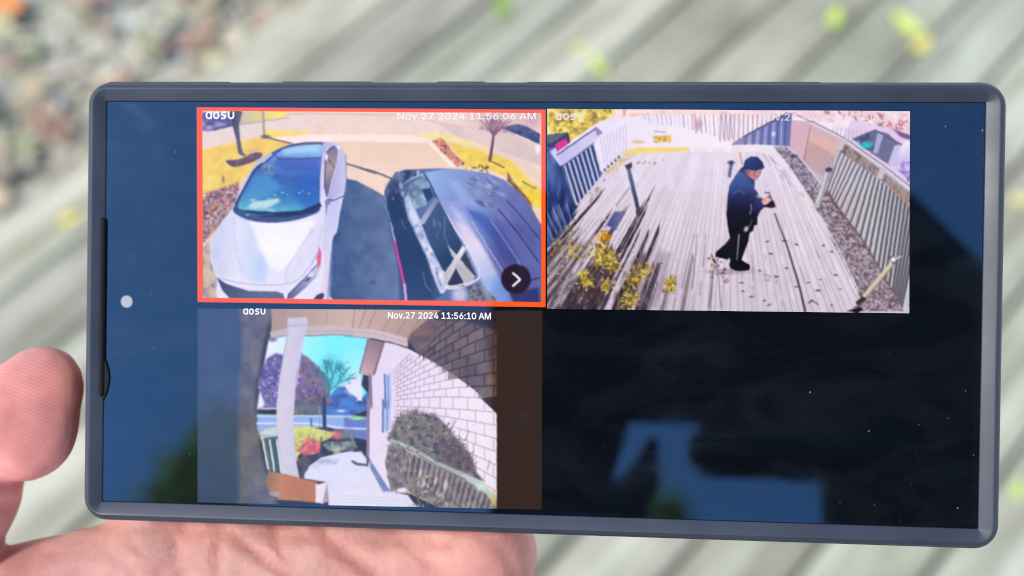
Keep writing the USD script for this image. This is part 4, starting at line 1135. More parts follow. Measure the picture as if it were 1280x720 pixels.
# fallen leaves in yellow drifts
ylw = [(206, 178, 70), (232, 208, 110), (150, 122, 50), (224, 200, 140)]
for x, y, r_, n in ((405, 215, 30, 24), (380, 300, 40, 22), (380, 350, 60, 34), (440, 390, 55, 34), (265, 465, 30, 14), (285, 520, 40, 20), (415, 535, 35, 16), (200, 320, 55, 16), (660, 450, 55, 26), (600, 500, 40, 12), (570, 640, 50, 20), (845, 520, 26, 14), (840, 560, 32, 16), (580, 600, 40, 10)):
    for _ in range(int(n * 2.3)):
        q = v2.rng.normal(size=2) * r_ * .6
        c = (222, 158, 52) if y < 230 else ylw[v2.rng.integers(4)]
        v2.spot(*G(x + q[0], y + q[1])[0], v2.rng.uniform(1.2, 3.0), v2.rng.uniform(.7, 1.5), np.array(c) * v2.rng.uniform(.7, 1.08), .92, v2.rng.uniform(0, 3))
for x, y, r_, n in ((95, 245, 60, 30), (60, 290, 40, 14), (190, 180, 60, 18), (100, 480, 70, 16)):
    for _ in range(n):
        q = v2.rng.normal(size=2) * r_ * .55
        v2.spot(*G(x + q[0], y + q[1])[0], v2.rng.uniform(1.0, 2.4), v2.rng.uniform(.6, 1.3), [(126, 120, 84), (176, 166, 120), (80, 74, 70)][v2.rng.integers(3)], .8, v2.rng.uniform(0, 3))
v2.flecks(ll, 70, [(56, 46, 62), (170, 150, 120), (206, 196, 206)], (0.5, 1.5), .75, 2.2)
v2.poly(G(415, 140, 470, 52, 540, 46, 480, 175), v2.grad(G(430, 100), (70, 84, 140), G(520, 100), (120, 116, 168)), blur=1.2)
v2.flecks(G(1080, 350, 1226, 330, 1226, 520, 1100, 520), 16, [(70, 54, 60), (130, 100, 100)], (0.8, 2.2), .8)
# posts
v2.line(E(592, 580, 500, 702), 2.0, (140, 128, 166), .75)
v2.line(np.vstack([E(583, 440, 650, 720), G(628, 66)]), 5.0, v2.grad(E(570, 500), (104, 116, 138), E(640, 500), (62, 72, 104)), blur=.7)
v2.poly(E(558, 425, 608, 402, 612, 430, 600, 448, 572, 450), (64, 54, 78), blur=.8)
v2.line(F_(75, 380, 62, 470), 4.2, (96, 104, 130)); v2.spot(*F_(72, 382)[0], 4, 2.4, (54, 56, 84), .95)
v2.line(F_(708, 440, 670, 560, 636, 660), 7.0, v2.grad(F_(650, 540), (196, 194, 204), F_(700, 550), (150, 146, 160)), blur=.8)
v2.line(F_(700, 440, 665, 560, 634, 640), 2.2, (226, 222, 226), .8)
v2.poly(F_(686, 425, 712, 412, 736, 424, 730, 442, 695, 445), (64, 58, 78), blur=.8)
v2.line(H(930, 620, 1030, 500, 1125, 385), 5.6, (208, 202, 184), blur=.8); v2.line(H(945, 620, 1040, 510, 1135, 395), 1.6, (136, 124, 120), .8)
v2.poly(H(885, 640, 930, 600, 960, 620, 900, 665), (60, 56, 64), blur=1); v2.poly(H(830, 700, 915, 672, 935, 690, 900, 712), (30, 28, 40), blur=1)
v2.poly(H(1100, 345, 1140, 335, 1160, 375, 1130, 395), (90, 84, 100), blur=.8); v2.spot(*H(1132, 362)[0], 3, 3, (250, 246, 250)); v2.spot(*H(1165, 350)[0], 4, 1.6, (214, 206, 226), .8, -.4)
v2.line(F_(128, 320, 145, 390), 2.2, (206, 150, 110), .8)
# the man: cap, dark jacket, black trousers, something held in both hands
v2.spot(*H(60, 440)[0], 26, 3, (130, 110, 140), .5, soft=.7)
M_ = crop(880, 185, 4.5)
man = M_(222, 105, 232, 70, 262, 48, 300, 50, 328, 80, 337, 112, 326, 120, 318, 146, 300, 172, 284, 184, 286, 200, 282, 228, 302, 256, 330, 288, 362, 268, 392, 300, 402, 332, 374, 336, 336, 332, 318, 352, 300, 386, 298, 432, 282, 437, 274, 466, 254, 480, 250, 522, 216, 612, 210, 634, 256, 660, 250, 686, 190, 689, 150, 676, 146, 620, 130, 626, 66, 610, 66, 588, 120, 540, 148, 505, 138, 460, 127, 370, 134, 270, 145, 210, 175, 160, 204, 118)
v2.poly(man, (34, 40, 70), name='pictured_person|person in dark clothes and a cap, head bowed, holding something', blur=.9)
v2.poly(M_(204, 118, 232, 145, 262, 165, 286, 198, 282, 228, 302, 256, 332, 290, 336, 328, 318, 352, 300, 386, 298, 432, 280, 436, 274, 466, 244, 482, 200, 490, 148, 502, 138, 460, 127, 370, 134, 270, 145, 210, 175, 160), v2.grad(M_(200, 120), (72, 96, 158), M_(205, 490), (58, 76, 136), (42, 50, 92), (26, 30, 48), (22, 24, 38)), blur=1)
v2.poly(M_(165, 240, 215, 225, 250, 262, 262, 330, 240, 420, 200, 470, 150, 470, 140, 380), v2.grad(M_(190, 240), (40, 56, 112), M_(190, 460), (18, 20, 34)), a=.55, blur=3)
v2.line(M_(165, 255, 200, 235, 225, 255), 2.0, (96, 116, 176), .6, blur=1.2)
v2.line(M_(205, 128, 250, 160, 276, 200), 1.6, (34, 42, 84), .8)
v2.line(M_(262, 318, 268, 340, 258, 372), 1.4, (150, 164, 200), .8)
v2.line(M_(292, 270, 300, 285, 285, 330), 1.6, (28, 36, 74), .8)
v2.poly(M_(288, 286, 330, 292, 337, 326, 300, 372, 268, 360), v2.grad(M_(300, 290), (56, 72, 130), M_(290, 370), (34, 42, 86)), a=.8, blur=1.4)
v2.poly(M_(222, 106, 232, 70, 262, 48, 300, 50, 328, 80, 338, 112, 318, 118, 290, 126, 252, 122), v2.grad(M_(250, 50), (48, 62, 116), M_(300, 124), (30, 38, 82)), blur=.8)
v2.poly(M_(216, 118, 252, 122, 292, 127, 324, 116, 318, 144, 300, 170, 282, 182, 260, 166, 230, 142), v2.grad(M_(220, 120), (86, 54, 92), M_(318, 140), (196, 126, 128), (206, 140, 138)), blur=.8)
v2.line(M_(288, 130, 280, 148, 286, 160), 1.2, (96, 58, 84), .7); v2.spot(*M_(312, 138)[0], .8, .6, (70, 44, 66), .8); v2.line(M_(300, 160, 310, 158), .8, (120, 66, 80), .8)
v2.poly(M_(322, 292, 352, 272, 384, 288, 372, 306, 346, 320, 330, 316), v2.mottle([(214, 150, 150), (240, 196, 192)], 2.5, 14), blur=.8)
v2.line(M_(345, 252, 366, 252, 380, 286), 1.5, (70, 56, 84), .9); v2.poly(M_(362, 306, 388, 296, 404, 330, 376, 338), (48, 42, 64), blur=.8)
v2.spot(*M_(312, 270)[0], 3.4, 2.6, (226, 216, 232), .7)
v2.spot(*M_(238, 456)[0], 2.4, 3.6, (214, 210, 220), .9, .5); v2.line(M_(268, 405, 258, 440), 1.4, (110, 112, 136), .8)
v2.poly(M_(148, 500, 256, 478, 250, 522, 216, 612, 210, 640, 150, 640, 144, 560), v2.grad(M_(200, 490), (26, 30, 46), M_(200, 640), (14, 16, 28)), blur=.9)
v2.poly(M_(155, 505, 120, 540, 66, 588, 68, 610, 130, 626, 148, 590), v2.grad(M_(140, 520), (28, 36, 56), M_(90, 600), (14, 16, 28)), blur=.9)
v2.line(M_(198, 488, 190, 570, 184, 640), 1.9, (164, 160, 178), .9, w2=1.4)
v2.poly(M_(148, 642, 206, 632, 240, 650, 257, 662, 250, 686, 190, 690, 150, 676), (12, 11, 20), blur=.8, curve=True)
v2.flecks(M_(20, 600, 110, 630, 130, 710, 10, 710), 14, [(52, 38, 50), (120, 96, 106), (214, 190, 180)], (0.8, 2.2), .85)
r2 = v2.build(phone, 'camera picture of a person on a sunny fenced deck', veil=VEIL)
logo(693.5, 141.5, 730.5, 150, SOFT_TEXT, r2)
lettering('Nov.27 2024 11:56:06 AM', 951, 142.2, 1123.5, 150.6, SOFT_TEXT, r2, bold=False)

# ---- third picture: a porch, a brick wall, a street
v3 = Pic([(247, 385.5), (678, 388.5), (677, 637), (247, 628)], 0.85, 3)
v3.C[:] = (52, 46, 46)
g3 = v3.mottle([(62, 80, 114), (70, 88, 122)], 30, 1)  # blue of the sky mirrored in the glass, painted into the picture
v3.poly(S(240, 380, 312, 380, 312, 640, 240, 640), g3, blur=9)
v3.poly(np.vstack([I(330, 10, 570, 10, 545, 130, 500, 270, 475, 420, 450, 560, 440, 720), K(430, 100, 440, 300, 480, 460, 560, 700, 300, 700, 300, 100), I(325, 600, 350, 300)]), v3.mottle([(92, 92, 112), (108, 106, 120), (122, 116, 120)], 14, 2), blur=5)
v3.poly(I(540, 0, 700, 0, 800, 300, 760, 720, 450, 720, 470, 560, 500, 420, 530, 250, 560, 170), (150, 150, 190), blur=2.5)
# sky and street
sky3 = v3.grad(I(560, 0), (232, 236, 252), I(960, 0), (166, 244, 250), (128, 240, 250))
v3.poly(np.vstack([I(500, 420, 530, 250, 640, 225, 1108, 205), J(0, 200, 180, 230, 120, 560, 165, 620), K(1029, 60, 420, 60)]), sky3, blur=1.5)
v3.poly(J(0, 215, 165, 235, 110, 470, 0, 500), v3.grad(J(0, 200), (118, 238, 248), J(60, 480), (170, 240, 250)), blur=3)
v3.poly(J(-30, 560, 60, 500, 110, 470, 125, 640, 160, 620, 180, 720, -30, 720), (232, 228, 250), blur=2)
v3.poly(np.vstack([I(950, 640, 1010, 570, 1060, 575, 1108, 640), J(0, 590, 90, 650, 115, 660, 165, 600, 172, 730), K(1029, 100, 820, 100)]), v3.mottle([(66, 88, 150), (84, 112, 186), (76, 130, 206)], 10, 4, sy=2), blur=1.3)
v3.poly(J(105, 600, 125, 590, 125, 670, 85, 670), (232, 226, 246), blur=1)
v3.poly(K(660, 95, 1029, 95, 1100, 110, 1100, 170, 1029, 190, 420, 190, 420, 90), (150, 176, 232), blur=1.2)
v3.poly(Lc(0, 100, 160, 108, 160, 260, 0, 230), (110, 124, 196), blur=1.5)
v3.line(np.vstack([K(420, 150, 760, 150, 900, 170), Lc(0, 182, 150, 185)]), 2.4, (214, 226, 250), .9)
v3.line(np.vstack([K(420, 105, 760, 102, 1029, 108)]), 1.6, (206, 240, 206), .8)
v3.spot(*Lc(90, 118)[0], 10, 2, (150, 240, 130), .9)
v3.spot(*K(960, 75)[0], 9, 3.5, (96, 130, 220), .9); v3.spot(*K(960, 70)[0], 5, 1.5, (210, 225, 250), .9)
v3.spot(*K(695, 70)[0], 8, 5, (190, 196, 84), .9)
lawn = K(430, 215, 480, 185, 560, 168, 770, 165, 930, 205, 900, 240, 860, 260, 700, 330, 650, 420, 560, 240)
v3.poly(lawn, v3.mottle([(170, 176, 96), (204, 206, 112), (224, 222, 130)], 8, 5), blur=1.5)
# red-purple tree left and bare tree
fol = np.vstack([I(455, 560, 480, 450, 520, 380, 580, 340, 660, 360, 640, 720, 470, 720), K(420, 70, 470, 30)])
v3.poly(fol, v3.mottle([(84, 76, 140), (110, 98, 160), (130, 114, 142)], 4, 6), blur=2)
v3.flecks(fol, 70, [(176, 150, 250), (140, 110, 240), (206, 200, 250)], (0.6, 1.5), .85)
f2 = I(735, 345, 790, 360, 850, 410, 930, 500, 960, 570, 950, 660, 980, 690, 700, 740, 700, 500)
v3.poly(f2, v3.mottle([(104, 92, 122), (124, 106, 132), (138, 118, 122)], 5, 7), blur=2)
v3.flecks(I(735, 490, 830, 500, 900, 640, 800, 640, 740, 560), 34, [(190, 130, 250), (150, 100, 230), (110, 80, 150)], (0.6, 1.6), .85)
v3.flecks(f2, 40, [(70, 66, 100), (140, 116, 160), (100, 80, 90)], (1, 2.6), .6)
v3.poly(K(650, 0, 840, 0, 850, 90, 680, 95), v3.mottle([(86, 84, 104), (120, 116, 122)], 6, 8), blur=2)
bt = (58, 110, 132)
for bx, by, an, L in ((945, 640, 1.62, 17), (945, 560, 1.9, 12), (948, 580, 1.2, 13), (950, 600, .75, 16)):
    branch(v3, *I(bx, by)[0], an, L, 2.0, bt, 3)
v3.poly(I(880, 420, 950, 340, 1060, 420, 1090, 540, 960, 600, 900, 560), (70, 160, 180), a=.35, blur=6)
v3.flecks(I(980, 420, 1100, 400, 1100, 560, 960, 590), 26, [(50, 130, 150), (90, 180, 200)], (0.6, 2), .5)
v3.line(K(850, -10, 852, 170), 3.6, (54, 56, 82), w2=4.6)
v3.line(K(820, 40, 822, 165), 1.6, (150, 160, 200), .9); v3.line(K(765, 120, 770, 170), 2.4, (80, 90, 140), .8)
v3.poly(K(790, 180, 860, 170, 930, 190, 900, 205), (66, 66, 80), blur=1)
# planting along the path
rb = K(690, 330, 720, 260, 780, 245, 830, 285, 820, 340, 740, 365)
v3.poly(rb, v3.mottle([(176, 84, 96), (226, 110, 112), (234, 136, 132)], 3.5, 9), blur=2)
v3.flecks(K(660, 260, 760, 235, 830, 280, 830, 350, 680, 400), 46, [(246, 130, 130), (120, 90, 110), (200, 110, 120), (230, 170, 150)], (0.7, 2), .75)
v3.spot(*K(938, 226)[0], 8, 5.5, (232, 116, 136), .9); v3.spot(*K(1000, 220)[0], 10, 6, (120, 124, 140), .9)
gb = np.vstack([K(840, 290, 870, 265, 960, 268, 1029, 262), Lc(20, 200, 60, 250, 90, 310, 40, 335, 0, 340), K(1020, 320, 880, 330)])
v3.poly(gb, v3.mottle([(76, 86, 92), (112, 128, 124), (150, 160, 160)], 5, 10), blur=1.6)
v3.spot(*K(930, 325)[0], 5, 5, (206, 200, 170), .8)
v3.poly(np.vstack([K(690, 500, 680, 400, 700, 360, 830, 345, 870, 340, 770, 400, 735, 450, 725, 500)]), v3.mottle([(58, 60, 66), (96, 92, 96)], 5, 11), blur=1.5)
v3.line(K(832, 240, 838, 330), 1.8, (60, 74, 82), .8)
pth = np.vstack([K(725, 470, 760, 420, 830, 370, 960, 338, 1040, 330), Lc(60, 335, 110, 330, 150, 380, 320, 590, 410, 610, 470, 690, 0, 690), K(880, 700, 860, 530, 720, 505)])
v3.poly(pth, v3.grad(K(800, 400), (222, 222, 250), K(950, 640), (226, 220, 240)), blur=1.4)
v3.poly(K(750, 430, 830, 380, 950, 380, 930, 410, 830, 420, 800, 440), v3.mottle([(176, 178, 206), (214, 214, 240)], 6, 12, sx=.5), blur=2.2)
v3.poly(Lc(160, 360, 320, 588, 250, 590, 170, 440), v3.mottle([(112, 124, 172), (136, 144, 188)], 6, 13), blur=1.4)
v3.poly(Lc(0, 600, 250, 600, 420, 640, 470, 690, 0, 690), (232, 226, 236), a=.8, blur=3)
for i in range(3):
    v3.line(Lc(0, 612 + i * 22, 420, 640 + i * 18), .8, (196, 190, 210), .7)
# house wall in the sun
wall = np.vstack([J(280, 262, 360, 280, 450, 312, 620, 400, 760, 490, 900, 590, 1045, 715), Lc(985, 100, 985, 700, 640, 700, 420, 600, 300, 590, 160, 372, 165, 0), J(195, 720, 190, 490, 215, 480)])
v3.poly(wall, v3.grad(J(300, 500), (232, 216, 238), J(900, 700), (244, 230, 242)), name='pictured_wall|sunlit brick wall', blur=1.1)
vpw = np.array([448, 507.0])
rows = np.arange(-9.5, 12) * 16.6
shadow = J(440, 250, 480, 190, 560, 110, 690, 40, 1065, 40, 1065, 725, 1035, 716, 900, 590, 760, 490, 620, 400, 520, 345)
dk = v3.mottle([(88, 72, 76), (112, 92, 92), (128, 106, 100)], 9, 14)
v3.poly(np.vstack([shadow]), dk, blur=1.0)
def brick_lines(col, a, region, w):
    from shapely import contains_xy
    pg = Polygon(region).buffer(.5)
    for i, y in enumerate(rows):
        e = np.array([621, 507 + y])
        ts = np.linspace(.25, 1, 60)
        pts = vpw + (e - vpw) * ts[:, None] + np.c_[np.zeros(60), -6 * np.sin(ts * 3.14) * (1 if y < 0 else .3)]
        ok = contains_xy(pg, pts[:, 0], pts[:, 1])
        for p, q, o in zip(pts[:-1], pts[1:], ok[1:] & ok[:-1]):
            if o:
                v3.line([p, q], w, col, a, blur=.5)
        s_ = 169 * .87 ** (.5 * (i % 2))
        n = 0
        while s_ > 46 and i + 1 < len(rows):
            t = s_ / 173
            bow = lambda yy: -6 * math.sin(t * 3.14) * (1 if yy < 0 else .3)
            p, q = vpw + (np.array([621, 507 + y]) - vpw) * t + [0, bow(y)], vpw + (np.array([621, 507 + rows[i + 1]]) - vpw) * t + [0, bow(rows[i + 1])]
            if contains_xy(pg, *((p + q) / 2)):
                v3.line([p, q], w, col, a, blur=.5)
            s_ *= .865
sunny = np.vstack([J(300, 280, 450, 330, 620, 410, 760, 500, 900, 600, 1030, 716), Lc(980, 110, 980, 640, 800, 400, 700, 150, 450, 60, 320, 150, 320, 0), J(345, 720, 340, 480, 290, 440)])
brick_lines((176, 150, 172), .8, sunny, 1.0)
for i in range(len(rows) - 1):      # single bricks in shade differ in tone
    s_ = 173 * .87 ** (.5 * (i % 2))
    while s_ > 60:
        t0, t1 = s_ / 173, s_ * .865 / 173
        q = [vpw + (np.array([621, 507 + rows[j]]) - vpw) * t + [0, -6 * math.sin(t * 3.14) * (1 if rows[j] < 0 else .3)] for j, t in ((i, t0), (i, t1), (i + 1, t1), (i + 1, t0))]
        from shapely import contains_xy
        cxy = np.mean(q, 0)
        if contains_xy(Polygon(shadow).buffer(-1), *cxy):
            k = v3.rng.uniform(-16, 20)
            v3.poly(q, (108 + k, 90 + k * .9, 90 + k * .8), a=.7, blur=.7)
        s_ *= .865
brick_lines((54, 42, 48), .85, shadow, 1.3)
v3.poly(J(440, 250, 480, 190, 560, 110, 690, 40, 760, 40, 640, 200, 560, 330, 520, 340), v3.mottle([(86, 80, 104), (120, 94, 84), (140, 104, 80)], 8, 15), a=.75, blur=3.5)
v3.poly(J(545, 30, 1075, 30, 1075, 200, 960, 150, 820, 110, 650, 110), (44, 38, 42), a=.85, blur=4)
v3.poly(J(940, 60, 1075, 40, 1075, 730, 1045, 720, 1010, 420), (44, 38, 40), a=.35, blur=4)
# porch ceiling, beam, gutter, window
v3.poly(np.vstack([I(560, 15, 1120, 18), J(0, 15, 690, 30, 560, 120, 470, 200, 440, 250, 250, 205, 0, 172), I(1108, 175, 800, 160, 660, 180, 545, 200)]), v3.grad(I(560, 50), (176, 146, 140), J(560, 60), (206, 176, 164), (178, 146, 128)), blur=1.3)
for a_ in ((75, 20, 60, 165), (160, 20, 105, 165), (230, 25, 160, 175), (350, 40, 262, 195), (470, 50, 360, 215), (560, 60, 430, 245)):
    v3.line(J(*a_), 1.0, (146, 116, 110), .8)
v3.line(I(935, 20, 925, 150), .9, (160, 130, 124), .7)
v3.poly(np.vstack([I(540, 195, 600, 178, 670, 165, 800, 150, 960, 146, 1108, 160), J(0, 165, 180, 172, 330, 205, 440, 240, 442, 300, 330, 265, 180, 235, 0, 218), I(1108, 215, 800, 218, 660, 210, 545, 235)]), v3.grad(I(600, 170), (196, 180, 184), J(300, 240), (210, 188, 190)), blur=1.1)
v3.line(np.vstack([I(800, 222, 1000, 212, 1108, 218), J(0, 220, 160, 236)]), 1.2, (120, 106, 120), .7)
v3.line(np.vstack([I(800, 190, 1108, 188), J(0, 190, 200, 200, 440, 268)]), .9, (168, 150, 158), .7)
v3.spot(*I(560, 248)[0], 5, 2.6, (120, 116, 140), .9)
v3.poly(J(165, 240, 280, 265, 205, 490, 180, 500, 105, 482), v3.grad(J(120, 480), (206, 170, 168), J(260, 300), (150, 118, 132)), blur=1)
v3.line(J(168, 240, 108, 478), 1.2, (96, 84, 110), .9); v3.line(J(275, 270, 205, 490), 2.2, (120, 96, 126), .8)
v3.line(np.vstack([J(178, 490, 182, 720), Lc(155, 0, 152, 380)]), 3.2, (150, 124, 160), blur=.9)
v3.line(Lc(55, 395, 85, 412, 150, 420, 155, 370), 3.0, (78, 88, 104))
v3.poly(np.vstack([J(278, 492, 325, 475, 330, 720), Lc(302, 0, 296, 192, 246, 205, 247, 0), J(284, 720)]), (176, 194, 232), blur=.9)
v3.line(np.vstack([J(282, 490, 288, 720), Lc(250, 0, 250, 205)]), 1.8, (88, 96, 150)); v3.line(np.vstack([J(305, 500, 310, 720), Lc(280, 0, 276, 195)]), 1.4, (110, 130, 190), .9)
# column, railing, ledge
colm = np.vstack([I(662, 98, 796, 90, 802, 150, 775, 230, 745, 380, 722, 500, 708, 720), K(654, 100, 655, 250, 672, 400, 692, 505, 580, 475, 555, 330, 545, 150, 540, -10), I(585, 720, 600, 540, 628, 380, 655, 230)])
v3.poly(colm, v3.grad(I(620, 400), (214, 204, 220), I(740, 400), (206, 198, 224)), name='pictured_column|white porch column', blur=1)
v3.line(I(775, 240, 745, 400, 722, 560), 2.2, (206, 206, 250), .8); v3.line(I(665, 150, 660, 240, 630, 380, 600, 560), 1.4, (176, 166, 188), .7)
v3.line(I(668, 150, 800, 148), 1.2, (176, 160, 176), .8)
v3.poly(K(440, 240, 548, 225, 580, 470, 490, 445), (70, 92, 100), blur=1.2)
v3.poly(K(425, 190, 548, 180, 548, 235, 440, 250), (206, 214, 236), a=.8, blur=2)
for a_ in ((452, 245, 490, 445), (500, 260, 530, 458), (545, 255, 576, 470)):
    v3.line(K(*a_), 2.2, (226, 232, 240), blur=.7)
v3.line(K(465, 250, 505, 448), 1.0, (150, 176, 110), .7)
v3.poly(K(492, 452, 690, 500, 805, 528, 800, 660, 560, 640, 500, 600, 470, 520), v3.grad(K(480, 550), (150, 112, 92), K(640, 580), (196, 130, 84), (186, 120, 82)), blur=1.6, name='pictured_ledge|orange brown wooden ledge')
v3.spot(*K(535, 605)[0], 7, 3, (176, 162, 176), .8); v3.line(K(500, 640, 700, 640), 1.2, (150, 170, 100), .6)
v3.poly(K(795, 542, 868, 530, 858, 600, 840, 668, 795, 660), (238, 222, 236), blur=1.1)
v3.poly(K(868, 532, 882, 650, 840, 668), (176, 160, 160), blur=1)
# weeping bush behind the garden fence
bsh = Lc(285, 260, 320, 180, 350, 115, 430, 80, 500, 85, 590, 108, 660, 170, 720, 240, 800, 330, 850, 460, 890, 520, 700, 460, 560, 390, 430, 315)
v3.poly(bsh, v3.mottle([(76, 70, 78), (108, 102, 102), (136, 130, 112), (122, 98, 104)], 5, 20), blur=2, curve=True)
v3.flecks(bsh, 120, [(58, 52, 62), (140, 136, 100), (160, 140, 150), (110, 74, 80), (196, 180, 190)], (0.6, 1.7), .8, 2)
ob = spline(bsh[:-4], 12, False)
for k in range(150):
    q = ob[v3.rng.integers(len(ob))]
    an = v3.rng.uniform(.2, 2.9)
    L = v3.rng.uniform(1.5, 6)
    v3.line([q, q + [L * math.cos(an), -L * math.sin(an)]], .9, [(110, 96, 104), (84, 78, 84), (150, 136, 140)][v3.rng.integers(3)], .7, blur=.6)
v3.flecks(bsh, 160, [(150, 150, 112), (176, 160, 166), (90, 84, 88), (128, 132, 96), (214, 200, 206)], (0.5, 1.3), .7, 1.6)
v3.poly(Lc(600, 250, 720, 250, 820, 380, 850, 470, 720, 450, 640, 400), (84, 58, 66), a=.5, blur=4)
for a_ in ((470, 90, 480, 40), (690, 190, 720, 130), (740, 270, 790, 250), (780, 260, 800, 200), (350, 130, 300, 230), (600, 110, 560, 80), (820, 460, 835, 290), (920, 450, 940, 390)):
    v3.line(Lc(*a_), .9, (110, 92, 104), .8)
fnc = Lc(290, 280, 420, 330, 580, 420, 780, 510, 900, 580, 985, 650, 985, 700, 640, 700, 430, 600, 390, 560, 300, 590, 265, 400)
v3.poly(fnc, v3.mottle([(96, 88, 86), (130, 118, 112), (156, 140, 132)], 6, 21), name='pictured_fence|weathered picket fence', blur=1.3)
for i in range(17):
    x = 420 + i * 33
    y = 345 + i * 17
    v3.line(Lc(x, y, x - 22 - i * 1.5, y + 150), 1.3, (70, 62, 64), .8, blur=.6)
    v3.line(Lc(x + 16, y + 6, x - 8 - i * 1.5, y + 150), 1.6, (176, 162, 154), .7, blur=.7)
wp = Lc(280, 290, 420, 320, 480, 420, 520, 560, 560, 690, 450, 690, 400, 560, 300, 590, 265, 400)
v3.flecks(wp, 100, [(150, 118, 128), (196, 176, 186), (120, 110, 90), (90, 86, 96)], (0.7, 2.2), .7, 3, 1.3)
v3.flecks(Lc(400, 560, 480, 450, 720, 560, 800, 690, 430, 690), 66, [(96, 110, 70), (150, 150, 110), (206, 196, 196), (80, 78, 76)], (0.8, 2.4), .75)
for x, y in ((490, 470), (650, 540), (655, 560), (590, 520), (510, 540)):
    v3.spot(*Lc(x, y)[0], 2.0, 5, (214, 206, 206), .8, .3)
v3.line(Lc(305, 262, 430, 312, 580, 402, 780, 492), 5.4, (172, 176, 170), w2=6.4, blur=.9)
v3.line(Lc(780, 495, 890, 545, 960, 640), 8, (190, 200, 192), blur=1.2, w2=6)
v3.spot(*Lc(880, 560)[0], 7, 5, (206, 226, 216), .9); v3.spot(*Lc(365, 290)[0], 4, 3, (176, 210, 190), .8); v3.spot(*Lc(965, 640)[0], 4, 8, (196, 190, 120), .8)
v3.line(Lc(310, 280, 440, 330, 590, 420, 780, 512), 1.4, (86, 80, 80), .8)
v3.flecks(Lc(280, 255, 430, 300, 600, 400, 430, 340), 20, [(150, 176, 160), (200, 196, 196), (90, 90, 90)], (0.7, 1.8), .7)
# dark end of the picture
v3.poly(S(621, 380, 690, 380, 690, 645, 621, 645), (54, 48, 47), blur=.9)
v3.poly(np.vstack([Lc(880, -10, 990, 95), [(622, 500)], [(622, 495)]]), (54, 48, 47), blur=.8)
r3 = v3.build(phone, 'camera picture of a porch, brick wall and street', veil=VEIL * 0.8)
logo(303.5, 385.6, 332.5, 393.2, WHITE_TEXT, r3)
lettering('Nov.27 2024 11:56:10 AM', 485, 390, 613.8, 397.8, WHITE_TEXT, r3, skew=1.2)
# ------------------------------------------------------------------ the person who holds the smartphone
SKIN = look('skin', {
    'tc': ('texture_coordinate', {}), 'at': ('attribute', {'attribute': 'displayColor'}),
    'geo': ('geometry', {}), 'd': ('vector_math', {'math_type': 'distance', 'vector2': tuple(W(52, 500, 0.003))}), 'mask': ('map_range', {'from_min': 0.015, 'from_max': 0.008, 'to_min': 0.0, 'to_max': 1.0, 'clamp': True}),
    'sub': ('vector_math', {'math_type': 'subtract', 'vector2': tuple(W(-60, 700, 0.004))}),
    'w': ('wave_texture', {'wave_type': 'rings', 'rings_direction': 'spherical', 'scale': 500.0, 'distortion': 3.5, 'detail': 2.0, 'detail_scale': 260.0}),
    'n': ('noise_texture', {'scale': 700.0, 'detail': 3.0}), 'n2': ('voronoi_texture', {'scale': 900.0}), 'n3': ('noise_texture', {'scale': 120.0, 'detail': 4.0}),
    'h1': ('math', {'math_type': 'multiply'}), 'h2': ('math', {'math_type': 'multiply_add', 'value2': 0.35}), 'h3': ('math', {'math_type': 'multiply_add', 'value2': 0.35}),
    'rc': ('map_range', {'from_min': 0.3, 'from_max': 0.7, 'to_min': 0.86, 'to_max': 1.1}), 'mul': ('vector_math', {'math_type': 'scale'}),
    'wr': ('map_range', {'from_min': 0.0, 'from_max': 1.0, 'to_min': 0.0, 'to_max': -0.07}), 'wm': ('math', {'math_type': 'multiply'}), 'sum': ('math', {'math_type': 'add'}),
    'bp': ('bump', {'strength': 0.65, 'distance': 0.0003}),
    'p': ('principled_bsdf', {'roughness': 0.6, 'specular_ior_level': 0.28, 'subsurface_weight': 0.25, 'subsurface_radius': (1.0, 0.35, 0.2), 'subsurface_scale': 0.003})},
    [('geo.position', 'd.vector1'), ('d.value', 'mask.value'), ('geo.position', 'sub.vector1'), ('sub.vector', 'w.vector'), ('geo.position', 'n.vector'), ('geo.position', 'n2.vector'), ('geo.position', 'n3.vector'),
     ('w.fac', 'h1.value1'), ('mask.result', 'h1.value2'), ('n.fac', 'h2.value1'), ('h1.value', 'h2.value3'), ('n2.distance', 'h3.value1'), ('h2.value', 'h3.value3'), ('h3.value', 'bp.height'), ('bp.normal', 'p.normal'),
     ('n3.fac', 'rc.value'), ('w.fac', 'wr.value'), ('wr.result', 'wm.value1'), ('mask.result', 'wm.value2'), ('rc.result', 'sum.value1'), ('wm.value', 'sum.value2'), ('at.color', 'mul.vector1'), ('sum.value', 'mul.scale'), ('mul.vector', 'p.base_color')])
JACKET = look('dark_cloth', {'tc': ('texture_coordinate', {}), 'n': ('noise_texture', {'scale': 400.0, 'detail': 3.0}), 'bp': ('bump', {'strength': 0.3, 'distance': 0.0008}), 'p': ('principled_bsdf', {'base_color': (0.010, 0.011, 0.014), 'roughness': 0.85})},
              [('tc.object', 'n.vector'), ('n.fac', 'bp.height'), ('bp.normal', 'p.normal')])
mm = lambda x, y, z: W(x, y, z / 1000.0)
PXM = 1 / 6990.0                                                # one photo pixel at the phone, metres

person = thing('person', 'person in a dark jacket whose left hand holds the smartphone by its edge', 'person', (0, -0.42, 0.0))
P0 = np.array([0, -0.42, 0.0])

# left hand: (a, radius in photo pixels, b, radius)
hand = []
def bone(a, ra, b, rb, to=None):
    (hand if to is None else to).append((mm(*a), ra * PXM, mm(*b), rb * PXM, 0.0008 if a[1] == 706 else 0.0055 if min(a[1], b[1]) > 690 else (0.004 if max(a[1], b[1]) < 560 else 0.0009)))
